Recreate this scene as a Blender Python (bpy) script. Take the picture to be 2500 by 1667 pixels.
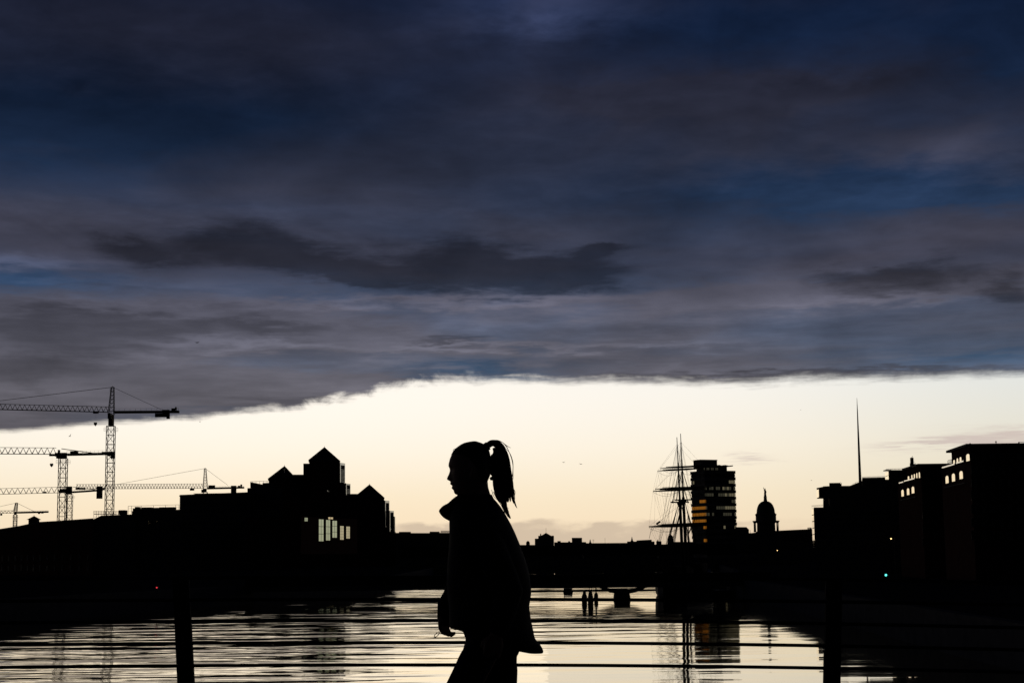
import bpy, bmesh, math, random
from mathutils import Vector, Matrix
random.seed(7)
for o in list(bpy.data.objects): bpy.data.objects.remove(o)
scene = bpy.context.scene
C = scene.collection

# ------------------------------------------------------------------ camera
F = 4000.0            # focal length in pixels of the 2500 px wide photograph
CX, CY = 1250.0, 833.5
HORIZON = 1350.0
CAMZ = 8.5            # eye height over the water
DECK = 7.3            # walkway of the bridge the camera stands on
cam = bpy.data.cameras.new('camera')
cam.sensor_width = 36.0
cam.lens = 36.0 * F / 2500.0
cam.clip_start = 0.1
cam.clip_end = 30000
camo = bpy.data.objects.new('camera', cam)
C.objects.link(camo)
pitch = math.atan((HORIZON - CY) / F)
ROLL = -0.012
R = (Matrix.Rotation(math.pi / 2 + pitch, 4, 'X') @ Matrix.Rotation(ROLL, 4, 'Z'))
camo.matrix_world = Matrix.Translation((0, 0, CAMZ)) @ R
scene.camera = camo
R3 = R.to_3x3()

def ray(px, py):
    return (R3 @ Vector(((px - CX) / F, (CY - py) / F, -1.0))).normalized()

def at(px, py, d):
    """point on the pixel's ray at the distance d up the river"""
    v = ray(px, py)
    return Vector((0, 0, CAMZ)) + v * (d / v.y)

def azel(px, py):
    v = ray(px, py)
    return math.atan2(v.x, v.y), v.z

# ------------------------------------------------------------------ world
SUN_AZ, SUN_EL = azel(700, 1010)[0], math.radians(5.0)
world = bpy.data.worlds.new('World')
scene.world = world
world.use_nodes = True
nt = world.node_tree
nt.nodes.clear()
LK = nt.links.new

def setin(sock, v):
    if hasattr(v, 'links') or isinstance(v, bpy.types.NodeSocket): LK(v, sock)
    else: sock.default_value = v

def mth(op, a, b=None, c=None, clamp=False):
    n = nt.nodes.new('ShaderNodeMath'); n.operation = op; n.use_clamp = clamp
    setin(n.inputs[0], a)
    if b is not None: setin(n.inputs[1], b)
    if c is not None: setin(n.inputs[2], c)
    return n.outputs[0]

def smooth(v, lo, hi, a=0.0, b=1.0):
    n = nt.nodes.new('ShaderNodeMapRange'); n.interpolation_type = 'SMOOTHSTEP'
    setin(n.inputs[0], v)
    n.inputs[1].default_value = lo; n.inputs[2].default_value = hi
    n.inputs[3].default_value = a; n.inputs[4].default_value = b
    return n.outputs[0]

def mixc(f, a, b, mode='MIX'):
    n = nt.nodes.new('ShaderNodeMix'); n.data_type = 'RGBA'; n.blend_type = mode
    setin(n.inputs[0], f); setin(n.inputs[6], a); setin(n.inputs[7], b)
    return n.outputs[2]

def noise(vec, scale, detail=5, rough=0.55, w=0.0, dist=0.0):
    n = nt.nodes.new('ShaderNodeTexNoise'); n.noise_dimensions = '4D'
    LK(vec, n.inputs['Vector']); n.inputs['W'].default_value = w
    n.inputs['Scale'].default_value = scale; n.inputs['Detail'].default_value = detail
    n.inputs['Roughness'].default_value = rough; n.inputs['Distortion'].default_value = dist
    return n.outputs['Fac']

def comb(x, y, z):
    n = nt.nodes.new('ShaderNodeCombineXYZ')
    setin(n.inputs[0], x); setin(n.inputs[1], y); setin(n.inputs[2], z)
    return n.outputs[0]

def ramp(v, stops):
    n = nt.nodes.new('ShaderNodeValToRGB')
    setin(n.inputs[0], v)
    e = n.color_ramp.elements
    while len(e) < len(stops): e.new(0.5)
    for k, (p, c) in enumerate(stops):
        e[k].position = p; e[k].color = (*c, 1)
    return n.outputs[0]

def lin(r, g, b):
    f = lambda v: ((v / 255 + 0.055) / 1.055) ** 2.4 if v > 10 else v / 255 / 12.92
    return (f(r), f(g), f(b))

tc = nt.nodes.new('ShaderNodeTexCoord')
sep = nt.nodes.new('ShaderNodeSeparateXYZ')
LK(tc.outputs['Generated'], sep.inputs[0])
dx, dy, dz = sep.outputs
zc = mth('MAXIMUM', dz, 0.004)
az = mth('ARCTAN2', dx, dy)
lnel = mth('LOGARITHM', zc, math.e)
cyl = comb(mth('MULTIPLY', mth('SINE', az), 6.0), mth('MULTIPLY', mth('COSINE', az), 6.0), mth('MULTIPLY', lnel, 5.5))
nA = noise(cyl, 0.9, 6, 0.56, 1.3, 0.4)
nB = noise(cyl, 0.55, 4, 0.5, 7.7, 0.6)
nC = noise(cyl, 3.2, 6, 0.6, 3.1, 0.3)
nD = noise(cyl, 1.5, 5, 0.6, 11.0, 0.2)
nE = noise(cyl, 7.0, 4, 0.6, 21.0, 0.2)
# warped azimuth and elevation for individual clouds
waz = mth('ADD', az, mth('MULTIPLY', mth('SUBTRACT', nD, 0.5), 0.085))
wel = mth('ADD', zc, mth('MULTIPLY', mth('ADD', mth('MULTIPLY', mth('SUBTRACT', nC, 0.5), 0.045), mth('MULTIPLY', mth('SUBTRACT', nE, 0.5), 0.014)), 0.62))

def blob(px, py, sx, sy):
    a0, e0 = azel(px, py)
    u = mth('MULTIPLY', mth('SUBTRACT', waz, a0), F / sx)
    v = mth('MULTIPLY', mth('SUBTRACT', wel, e0), F / sy)
    r = mth('ADD', mth('MULTIPLY', u, u), mth('MULTIPLY', v, v))
    return mth('EXPONENT', mth('MULTIPLY', r, -0.7))

def blobs(lst):
    tot = None
    for px, py, sx, sy, amp in lst:
        t = mth('MULTIPLY', blob(px, py, sx, sy), amp)
        tot = t if tot is None else mth('ADD', tot, t)
    return tot

# clear evening sky under the cloud deck: real sky model plus the glow of the low sun
sky = nt.nodes.new('ShaderNodeTexSky')
sky.sky_type = 'NISHITA'
sky.sun_disc = False
sky.sun_elevation = SUN_EL
sky.sun_rotation = SUN_AZ
sky.air_density = 1.0; sky.dust_density = 1.5; sky.ozone_density = 1.0
elf = mth('MULTIPLY', zc, 1 / 0.14, clamp=True)
clear = ramp(elf, [(0.0, lin(240, 214, 180)), (0.10, lin(243, 222, 190)), (0.25, lin(245, 229, 200)),
                   (0.45, lin(247, 237, 217)), (0.68, lin(243, 240, 232)), (0.85, lin(236, 239, 238)), (1.0, lin(190, 212, 225))])
gl = mth('MULTIPLY', mth('SUBTRACT', az, SUN_AZ), 1 / 0.26)
glow = mth('EXPONENT', mth('MULTIPLY', mth('MULTIPLY', gl, gl), -0.8))
glowc = mixc(mth('MULTIPLY', glow, smooth(zc, 0.025, 0.10, 0.04, 0.7)), clear, (1.03, 0.97, 0.88, 1))
right = smooth(az, 0.10, 0.34, 0.0, 1.0)
glowc = mixc(mth('MULTIPLY', right, 0.75), glowc, mixc(1.0, glowc, (0.79, 0.84, 0.87, 1), 'MULTIPLY'))
sks = mixc(1.0, sky.outputs[0], (0.02, 0.02, 0.02, 1), 'MULTIPLY')
skyc = mixc(0.04, glowc, mixc(1.0, glowc, sks, 'ADD'))
# low clouds inside the clear band
a1, e1 = azel(1290, 1272)
bandaz = mth('MULTIPLY', mth('SUBTRACT', az, a1), 1 / 0.13)
bandaz = mth('EXPONENT', mth('MULTIPLY', mth('POWER', mth('ABSOLUTE', bandaz), 4.0), -0.35))
azv = comb(mth('MULTIPLY', az, 34.0), mth('MULTIPLY', zc, 110.0), 0.0)
nL = noise(azv, 1.0, 6, 0.6, 2.0, 0.3)
nL2 = noise(azv, 0.35, 3, 0.5, 9.0, 0.2)
topel = mth('ADD', mth('MULTIPLY', mth('SUBTRACT', nL, 0.5), 0.011), e1 + 0.0005)
lowm = mth('MULTIPLY', smooth(mth('SUBTRACT', topel, zc), -0.0006, 0.0030), bandaz)
hole = smooth(mth('ADD', nL2, mth('MULTIPLY', mth('SUBTRACT', nL, 0.5), 0.5)), 0.40, 0.56, 0.25, 0.9)
skyc = mixc(mth('MULTIPLY', lowm, hole), skyc, (*lin(208, 188, 164), 1))
wm = blobs([(2470, 1062, 120, 17, 0.8), (2330, 1078, 110, 9, 0.5), (1830, 1122, 34, 5, 0.55), (2250, 1083, 90, 6, 0.3), (1440, 1105, 60, 4, 0.0)])
skyc = mixc(mth('MINIMUM', wm, 0.85), skyc, (*lin(206, 190, 182), 1))

# the dark cloud deck, ending in a long edge over the western horizon
yz = mth('DIVIDE', dy, zc)
azr = mth('MULTIPLY', mth('ADD', az, 1.6), 1 / 3.2, clamp=True)
edge = mth('MULTIPLY', ramp(azr, [((a + 1.6) / 3.2, (v, v, v)) for a, v in ((-1.6, 1.0), (-0.9, 0.9), (-0.3125, 0.655), (-0.205, 0.60), (-0.126, 0.555),
        (-0.0785, 0.5035), (-0.0575, 0.475), (0.033, 0.484), (0.1514, 0.4985), (0.177, 0.488), (0.3125, 0.482), (0.9, 0.47), (1.6, 0.47))]), 20.0)
edge = mth('ADD', edge, mth('MULTIPLY', mth('SUBTRACT', nD, 0.5), 0.5))
edge = mth('ADD', edge, mth('MULTIPLY', mth('SUBTRACT', nC, 0.5), 0.5))
edge = mth('ADD', edge, mth('MULTIPLY', mth('SUBTRACT', nE, 0.5), 0.7))
iso = comb(mth('MULTIPLY', az, 46.0), mth('MULTIPLY', zc, 70.0), 0.0)
nI = noise(iso, 1.0, 7, 0.62, 5.0, 0.5)
rough_ = mth('ADD', mth('MULTIPLY', blob(860, 960, 260, 300), 1.6), 0.55)
edge = mth('ADD', edge, mth('MULTIPLY', mth('MULTIPLY', mth('SUBTRACT', nI, 0.5), rough_), 1.1))
deckm = smooth(mth('SUBTRACT', edge, yz), -0.26, 0.56)
elc = mth('MULTIPLY', zc, 1 / 0.36, clamp=True)
deckc = ramp(elc, [(0.0, lin(98, 94, 94)), (0.27, lin(95, 94, 99)), (0.36, lin(88, 89, 98)), (0.48, lin(68, 69, 81)),
                   (0.62, lin(49, 52, 65)), (0.78, lin(37, 40, 54)), (0.90, lin(30, 34, 49)), (1.0, lin(27, 31, 47))])
iso2 = comb(mth('MULTIPLY', az, 20.0), mth('MULTIPLY', zc, 42.0), 0.0)
nK = noise(iso2, 1.0, 7, 0.56, 31.0, 0.5)
nK2 = noise(iso2, 0.55, 5, 0.52, 41.0, 0.8)
def lumps(lst, lo, hi):
    v = mth('ADD', blobs([(a, b, c, d_, 1.0) for a, b, c, d_ in lst]), mth('MULTIPLY', mth('SUBTRACT', nK, 0.5), 1.6))
    return smooth(v, lo, hi)
dark1 = lumps([(330, 617, 85, 30), (600, 600, 140, 44), (780, 640, 110, 30), (890, 672, 80, 18), (1085, 640, 105, 56), (1220, 672, 150, 40), (1410, 665, 130, 32), (1490, 610, 70, 13),
               (2170, 678, 140, 32), (2490, 716, 56, 32)], 0.12, 0.95)
dark2 = lumps([(120, 800, 200, 42), (330, 800, 150, 28), (690, 800, 140, 20), (1150, 833, 110, 8), (80, 900, 260, 30), (2330, 905, 300, 16), (1850, 925, 260, 14), (1000, 985, 400, 20)], 0.2, 0.9)
g = mth('ADD', mth('MULTIPLY', mth('SUBTRACT', nA, 0.5), 1.5), mth('MULTIPLY', mth('SUBTRACT', nC, 0.5), 0.9))
g = mth('ADD', g, mth('MULTIPLY', mth('SUBTRACT', nK2, 0.5), 1.6))
g = mth('ADD', g, mth('MULTIPLY', mth('SUBTRACT', nK, 0.5), 0.55))
g = mth('ADD', g, mth('MULTIPLY', mth('MULTIPLY', dark1, mth('ADD', mth('MULTIPLY', nC, 1.1), 0.45)), -1.15))
g = mth('ADD', g, mth('MULTIPLY', dark2, -0.55))
g = mth('ADD', g, mth('MULTIPLY', mth('SUBTRACT', nE, 0.5), 0.35))
g = mth('ADD', g, blobs([
    (250, 190, 330, 80, -0.25), (1750, 520, 240, 50, -0.25), (330, 270, 430, 90, -0.75), (1500, 110, 250, 40, -0.3), (1180, 905, 220, 14, -0.3), (2050, 215, 150, 22, -0.5),
    (930, 738, 330, 10, 0.4), (2120, 732, 260, 9, 0.4), (700, 836, 150, 8, 0.45), (1160, 850, 150, 6, 0.5), (300, 690, 200, 14, 0.45),
    (40, 640, 190, 22, 1.0), (1330, 15, 210, 60, 1.7), (2280, 370, 200, 50, 0.75), (430, 490, 420, 50, 0.45), (1450, 765, 650, 36, 0.35),
    (1560, 842, 180, 9, 0.55), (480, 845, 380, 14, 0.45), (1250, 730, 300, 14, 0.4), (1640, 900, 280, 8, 0.35), (250, 720, 240, 20, 0.3)]))
tint = mth('ADD', smooth(nB, 0.30, 0.60, 0.45, 1.0), blobs([
    (930, 740, 330, 14, 0.5), (700, 836, 150, 10, 0.6), (1160, 850, 150, 8, 0.7),
    (70, 692, 190, 22, -0.75), (250, 290, 480, 90, -0.9), (1850, 70, 480, 80, -1.0), (2480, 60, 120, 120, -1.0), (1980, 455, 330, 50, -0.9), (2400, 480, 260, 24, -0.7),
    (1420, 500, 260, 80, -0.15), (800, 720, 260, 26, -0.3), (1180, 905, 200, 16, -0.7), (2300, 880, 260, 18, -0.5), (600, 870, 300, 30, -0.2),
    (1750, 235, 330, 30, 0.8), (1900, 720, 400, 22, 0.8), (500, 830, 350, 26, 0.8), (100, 880, 300, 60, 0.8), (2250, 360, 200, 45, 0.6), (700, 960, 400, 40, 0.5)]), clamp=True)
tintc = mixc(tint, (0.44, 0.84, 1.30, 1), (0.98, 0.955, 1.02, 1))
deckc = mixc(1.0, deckc, tintc, 'MULTIPLY')
n = nt.nodes.new('ShaderNodeVectorMath'); n.operation = 'SCALE'
LK(deckc, n.inputs[0]); LK(mth('POWER', 2.0, g), n.inputs['Scale'])
# the overcast is dimmed out of view, behind and overhead, keeping camera-facing surfaces dark
away = mth('MULTIPLY', smooth(dy, -0.75, 0.85, 0.05, 1.0), smooth(dz, 0.30, 0.95, 1.0, 0.22))
n2 = nt.nodes.new('ShaderNodeVectorMath'); n2.operation = 'SCALE'
LK(n.outputs[0], n2.inputs[0]); LK(away, n2.inputs['Scale']); n = n2
final = mixc(deckm, skyc, n.outputs[0])
bg = nt.nodes.new('ShaderNodeBackground'); bg.inputs['Strength'].default_value = 1.0
LK(final, bg.inputs['Color'])
wo = nt.nodes.new('ShaderNodeOutputWorld')
LK(bg.outputs[0], wo.inputs['Surface'])

# ------------------------------------------------------------------ sun (veiled by the cloud edge, after sunset strength)
sl = bpy.data.lights.new('sun', 'SUN')
sl.energy = 0.02; sl.angle = math.radians(18); sl.color = (1.0, 0.86, 0.66)
so = bpy.data.objects.new('sun', sl); C.objects.link(so)
so.rotation_euler = (math.pi / 2 - SUN_EL, 0, math.pi - SUN_AZ)

vs = scene.view_settings
vs.view_transform = 'Standard'; vs.look = 'None'; vs.exposure = 0.0; vs.gamma = 1.0; vs.use_curve_mapping = False

# ------------------------------------------------------------------ materials
MATS = {}
def mat(name, col, rough=0.7, metal=0.0, var=0.35, scale=1.5, spec=0.3, emit=None, bump=0.0, ior=1.45):
    m = bpy.data.materials.new(name); m.use_nodes = True
    t = m.node_tree; b = t.nodes['Principled BSDF']
    nz = t.nodes.new('ShaderNodeTexNoise'); nz.inputs['Scale'].default_value = scale; nz.inputs['Detail'].default_value = 4
    co = t.nodes.new('ShaderNodeTexCoord'); t.links.new(co.outputs['Object'], nz.inputs['Vector'])
    mx = t.nodes.new('ShaderNodeMix'); mx.data_type = 'RGBA'
    t.links.new(nz.outputs['Fac'], mx.inputs[0])
    mx.inputs[6].default_value = (*[c * (1 - var) for c in col], 1)
    mx.inputs[7].default_value = (*[min(1, c * (1 + var)) for c in col], 1)
    t.links.new(mx.outputs[2], b.inputs['Base Color'])
    b.inputs['Roughness'].default_value = rough; b.inputs['Metallic'].default_value = metal
    b.inputs['Specular IOR Level'].default_value = spec; b.inputs['IOR'].default_value = ior
    if emit:
        b.inputs['Emission Color'].default_value = (*emit[0], 1); b.inputs['Emission Strength'].default_value = emit[1]
    if bump:
        bp = t.nodes.new('ShaderNodeBump'); bp.inputs['Strength'].default_value = 0.5; bp.inputs['Distance'].default_value = bump
        t.links.new(nz.outputs['Fac'], bp.inputs['Height']); t.links.new(bp.outputs[0], b.inputs['Normal'])
    MATS[name] = m
    return m

mat('brick', (0.09, 0.05, 0.04), 1.0, scale=0.8, spec=0.0)
mat('concrete', (0.14, 0.14, 0.135), 0.9, scale=0.4, spec=0.1)
mat('stone', (0.16, 0.155, 0.145), 0.9, scale=0.5, spec=0.1)
mat('slate', (0.05, 0.055, 0.065), 0.8, scale=1.0, spec=0.15)
mat('copper', (0.08, 0.14, 0.12), 0.8, scale=0.6, spec=0.15)
mat('crane_paint', (0.10, 0.08, 0.03), 0.75, scale=1.0, spec=0.15)
mat('ballast', (0.10, 0.10, 0.10), 0.9, scale=1.0, spec=0.1)
mat('dark_metal', (0.03, 0.03, 0.033), 0.65, 0.0, scale=3, spec=0.2)
mat('rail_metal', (0.03, 0.03, 0.033), 0.85, 0.0, scale=20, spec=0.03)
mat('pale_metal', (0.55, 0.55, 0.55), 0.22, 1.0, var=0.15, scale=2)
mat('steel_spire', (0.18, 0.18, 0.19), 0.6, 0.3, var=0.1, scale=0.2)
mat('timber', (0.05, 0.035, 0.022), 0.85, scale=4, spec=0.15)
mat('hull_paint', (0.02, 0.02, 0.022), 0.6, scale=0.6, spec=0.2)
mat('rope', (0.04, 0.033, 0.025), 0.95, scale=6, spec=0.05)
mat('asphalt', (0.04, 0.04, 0.04), 1.0, scale=0.3, spec=0.0)
mat('granite', (0.10, 0.10, 0.10), 1.0, scale=0.7, spec=0.0)
mat('dark_glass', (0.012, 0.014, 0.016), 0.06, var=0.2, spec=0.4)
mat('shut_window', (0.02, 0.02, 0.022), 0.6, var=0.2, spec=0.1)
mat('green_glass', (0.36, 0.46, 0.40), 0.05, 1.0, var=0.12, scale=0.5)
mat('window_glass', (0.62, 0.54, 0.38), 0.06, 1.0, var=0.06, scale=0.5)
mat('pale_glass', (0.48, 0.49, 0.40), 0.05, 1.0, var=0.2, scale=0.6)
mat('grey_glass', (0.10, 0.105, 0.11), 0.12, 1.0, var=0.6, scale=0.35)
mat('amber_glow_window', (0.05, 0.03, 0.01), 0.5, var=0.3, scale=0.5, emit=(lin(150, 92, 22), 0.7))  # amber glow put into the panes as emission, no lamp behind them
mat('pale_glow_window', (0.03, 0.03, 0.03), 0.5, var=0.3, scale=0.5, emit=(lin(150, 140, 110), 0.35))  # pale reflection in the glass, painted in as emission
mat('dim_glow_window', (0.03, 0.03, 0.03), 0.5, var=0.3, scale=0.5, emit=(lin(150, 145, 120), 0.10))  # fainter glass reflection, likewise put in as pane emission
mat('lamp_warm', (0.5, 0.4, 0.2), 0.5, emit=((1.0, 0.62, 0.25), 3.0))
mat('lamp_red', (0.4, 0.05, 0.05), 0.5, emit=((1.0, 0.06, 0.08), 0.9))
mat('lamp_teal', (0.05, 0.4, 0.35), 0.5, emit=((0.1, 0.85, 0.7), 2.2))
mat('lamp_white', (0.4, 0.4, 0.4), 0.5, emit=((0.5, 0.8, 0.7), 0.8))
mat('skin', (0.30, 0.19, 0.14), 0.6, var=0.08, scale=30, spec=0.2)
mat('hair', (0.018, 0.011, 0.007), 0.6, var=0.3, scale=60, spec=0.15)
mat('jacket', (0.014, 0.014, 0.018), 0.85, var=0.3, scale=25, spec=0.1, bump=0.003)
mat('scarf', (0.03, 0.012, 0.014), 0.95, var=0.3, scale=60, spec=0.05, bump=0.003)
mat('trousers', (0.012, 0.014, 0.024), 0.9, var=0.3, scale=80, spec=0.08)
mat('leather', (0.015, 0.012, 0.010), 0.6, var=0.3, scale=30, spec=0.2)
mat('feathers', (0.05, 0.05, 0.05), 0.9, var=0.3, scale=5, spec=0.05)

# ------------------------------------------------------------------ mesh helpers
class MB:
    def __init__(s): s.v = []; s.f = []
    def add(s, vs_, fs):
        b = len(s.v); s.v += [tuple(v) for v in vs_]; s.f += [tuple(b + i for i in f) for f in fs]
        return s
    def box(s, lo, hi):
        x0, y0, z0 = lo; x1, y1, z1 = hi
        return s.add([(x0,y0,z0),(x1,y0,z0),(x1,y1,z0),(x0,y1,z0),(x0,y0,z1),(x1,y0,z1),(x1,y1,z1),(x0,y1,z1)],
                     [(0,3,2,1),(4,5,6,7),(0,1,5,4),(1,2,6,5),(2,3,7,6),(3,0,4,7)])
    def prism(s, pts, off):
        """closed polygon pts pushed along off"""
        n = len(pts); off = Vector(off)
        a = [Vector(p) for p in pts]; b = [p + off for p in a]
        return s.add(a + b, [tuple(range(n)), tuple(range(2*n-1, n-1, -1))] + [(i, i+n, (i+1) % n + n, (i+1) % n) for i in range(n)])
    def foot(s, pts, z0, z1):
        return s.prism([(x, y, z0) for x, y in pts], (0, 0, z1 - z0))
    def bar(s, a, b, r, k=4, r2=None):
        a = Vector(a); b = Vector(b); d = b - a
        if d.length < 1e-6: return s
        d.normalize(); up = Vector((0, 0, 1)) if abs(d.z) < 0.9 else Vector((1, 0, 0))
        u = d.cross(up).normalized(); w = d.cross(u)
        r2 = r if r2 is None else r2
        vs_ = []
        for p, rr in ((a, r), (b, r2)):
            for i in range(k):
                t = 2 * math.pi * (i + 0.5) / k
                vs_.append(p + (u * math.cos(t) + w * math.sin(t)) * rr)
        return s.add(vs_, [tuple(range(k)), tuple(range(2*k-1, k-1, -1))] + [(i, i+k, (i+1) % k + k, (i+1) % k) for i in range(k)])
    def tube(s, pts, rad, k=8):
        pts = [Vector(p) for p in pts]; n = len(pts); b0 = len(s.v)
        if not hasattr(rad, '__len__'): rad = [rad] * n
        ref = None
        for i, p in enumerate(pts):
            d = (pts[min(i+1, n-1)] - pts[max(i-1, 0)]).normalized()
            if ref is None: ref = Vector((0, 0, 1)) if abs(d.z) < 0.9 else Vector((1, 0, 0))
            u = d.cross(ref).normalized(); w = d.cross(u); ref = -w if (-w).dot(ref) > 0 else w
            for j in range(k):
                t = 2 * math.pi * j / k
                s.v.append(tuple(p + (u * math.cos(t) + w * math.sin(t)) * rad[i]))
        for i in range(n-1):
            for j in range(k):
                a = b0 + i*k + j; b = b0 + i*k + (j+1) % k
                s.f.append((a, b, b + k, a + k))
        s.f.append(tuple(b0 + j for j in range(k-1, -1, -1)))
        s.f.append(tuple(b0 + (n-1)*k + j for j in range(k)))
        return s
    def lathe(s, c, prof, k=20):
        cx, cy = c; b0 = len(s.v); n = len(prof)
        for r, z in prof:
            for j in range(k):
                t = 2 * math.pi * j / k
                s.v.append((cx + r * math.cos(t), cy + r * math.sin(t), z))
        for i in range(n-1):
            for j in range(k):
                a = b0 + i*k + j; b = b0 + i*k + (j+1) % k
                s.f.append((a, b, b + k, a + k))
        s.f.append(tuple(b0 + j for j in range(k-1, -1, -1)))
        s.f.append(tuple(b0 + (n-1)*k + j for j in range(k)))
        return s
    def loops(s, loops):
        k = len(loops[0]); b0 = len(s.v)
        for L in loops: s.v += [tuple(p) for p in L]
        for i in range(len(loops)-1):
            for j in range(k):
                a = b0 + i*k + j; b = b0 + i*k + (j+1) % k
                s.f.append((a, b, b + k, a + k))
        s.f.append(tuple(b0 + j for j in range(k-1, -1, -1)))
        s.f.append(tuple(b0 + (len(loops)-1)*k + j for j in range(k)))
        return s
    def build(s, name, m, parent=None, smooth=False, fix=True):
        me = bpy.data.meshes.new(name); me.from_pydata(s.v, [], s.f)
        if fix:
            bm = bmesh.new(); bm.from_mesh(me); bmesh.ops.recalc_face_normals(bm, faces=bm.faces[:]); bm.to_mesh(me); bm.free()
        me.materials.append(MATS[m] if isinstance(m, str) else m)
        if smooth:
            for p in me.polygons: p.use_smooth = True
        o = bpy.data.objects.new(name, me); C.objects.link(o)
        if parent:
            o.parent = parent
            o.matrix_parent_inverse = Matrix.Translation(parent.location).inverted()
        return o

def thing(name, label, cat, loc=(0, 0, 0), group=None):
    o = bpy.data.objects.new(name, None); C.objects.link(o)
    o.location = loc; o.empty_display_size = 1
    o['label'] = label; o['category'] = cat
    if group: o['group'] = group
    return o

def tag(o, label, cat, group=None):
    o['label'] = label; o['category'] = cat
    if group: o['group'] = group
    return o

def radial(p, depth):
    v = Vector((p[0], p[1], 0)).normalized()
    return v * depth

def prof(pts, d, depth):
    """building mass: outline in pixels at distance d, running back along the line of sight"""
    P = [at(x, y, d) for x, y in pts]
    c = sum(P, Vector()) / len(P)
    return MB().prism(P, radial(c, depth))

GROUND = 3.0
def mass(x0, x1, ytop, d, depth, y1=None):
    """block whose front spans pixels x0..x1 and stands on the ground"""
    a = at(x0, ytop, d); b = at(x1, ytop if y1 is None else y1, d)
    return MB().prism([a, b, (b.x, d, GROUND - 0.2), (a.x, d, GROUND - 0.2)], radial(((a.x + b.x) / 2, d), depth))

# ------------------------------------------------------------------ water
wm_ = bpy.data.materials.new('water'); wm_.use_nodes = True
t = wm_.node_tree; b = t.nodes['Principled BSDF']
b.inputs['Base Color'].default_value = (0.006, 0.009, 0.009, 1)
b.inputs['Specular Tint'].default_value = (1.0, 0.93, 0.78, 1)
b.inputs['Roughness'].default_value = 0.03; b.inputs['IOR'].default_value = 1.33
geo = t.nodes.new('ShaderNodeNewGeometry')
def wnoise(sx, sy, rot, detail, w, rough=0.5):
    mp = t.nodes.new('ShaderNodeMapping'); mp.inputs['Rotation'].default_value = (0, 0, rot)
    mp.inputs['Scale'].default_value = (1 / sx, 1 / sy, 1)
    t.links.new(geo.outputs['Position'], mp.inputs[0])
    nz = t.nodes.new('ShaderNodeTexNoise'); nz.noise_dimensions = '4D'; nz.inputs['W'].default_value = w
    nz.inputs['Scale'].default_value = 1; nz.inputs['Detail'].default_value = detail; nz.inputs['Roughness'].default_value = rough
    t.links.new(mp.outputs[0], nz.inputs['Vector'])
    return nz.outputs['Fac']
def wm(op, a, b_):
    n_ = t.nodes.new('ShaderNodeMath'); n_.operation = op
    for i, v in enumerate((a, b_)):
        if isinstance(v, (int, float)): n_.inputs[i].default_value = v
        else: t.links.new(v, n_.inputs[i])
    return n_.outputs[0]
swell = wnoise(15.0, 5.0, 0.12, 2, 0.0, 0.4)
chop = wnoise(5.0, 1.6, 0.08, 3, 4.0, 0.5)
fine = wnoise(0.8, 0.35, 0.0, 2, 9.0, 0.5)
gust = wnoise(70.0, 40.0, 0.1, 2, 13.0, 0.5)
gm = t.nodes.new('ShaderNodeMapRange'); t.links.new(gust, gm.inputs[0]); gm.inputs[1].default_value = 0.35; gm.inputs[2].default_value = 0.65
gm.inputs[3].default_value = 0.45; gm.inputs[4].default_value = 1.3
# the left side of the river is more ruffled than the sheltered right side
sp = t.nodes.new('ShaderNodeSeparateXYZ'); t.links.new(geo.outputs['Position'], sp.inputs[0])
lm = t.nodes.new('ShaderNodeMapRange'); t.links.new(sp.outputs[0], lm.inputs[0]); lm.interpolation_type = 'SMOOTHSTEP'
lm.inputs[1].default_value = -22; lm.inputs[2].default_value = 12; lm.inputs[3].default_value = 0.85; lm.inputs[4].default_value = 0.26
lm2 = t.nodes.new('ShaderNodeMapRange'); t.links.new(sp.outputs[0], lm2.inputs[0]); lm2.interpolation_type = 'SMOOTHSTEP'
lm2.inputs[1].default_value = 9; lm2.inputs[2].default_value = 24; lm2.inputs[3].default_value = 1.0; lm2.inputs[4].default_value = 0.5
h = wm('ADD', wm('MULTIPLY', swell, 0.40), wm('MULTIPLY', chop, 0.028))
h = wm('ADD', wm('MULTIPLY', h, wm('MULTIPLY', gm.outputs[0], wm('MULTIPLY', lm.outputs[0], lm2.outputs[0]))), wm('MULTIPLY', fine, 0.0007))
bp = t.nodes.new('ShaderNodeBump'); bp.inputs['Strength'].default_value = 1.0; bp.inputs['Distance'].default_value = 1.0
t.links.new(h, bp.inputs['Height']); t.links.new(bp.outputs[0], b.inputs['Normal']); t.links.new(bp.outputs[0], b.inputs['Coat Normal'])
b.inputs['Coat Weight'].default_value = 0.6; b.inputs['Coat Tint'].default_value = (1.0, 0.86, 0.56, 1); b.inputs['Coat Roughness'].default_value = 0.03; b.inputs['Coat IOR'].default_value = 1.33
MATS['water'] = wm_
w = MB().add([(-3000, -200, 0), (3000, -200, 0), (3000, 6000, 0), (-3000, 6000, 0)], [(0, 1, 2, 3)]).build('water', 'water', fix=False)
w['kind'] = 'structure'

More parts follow.
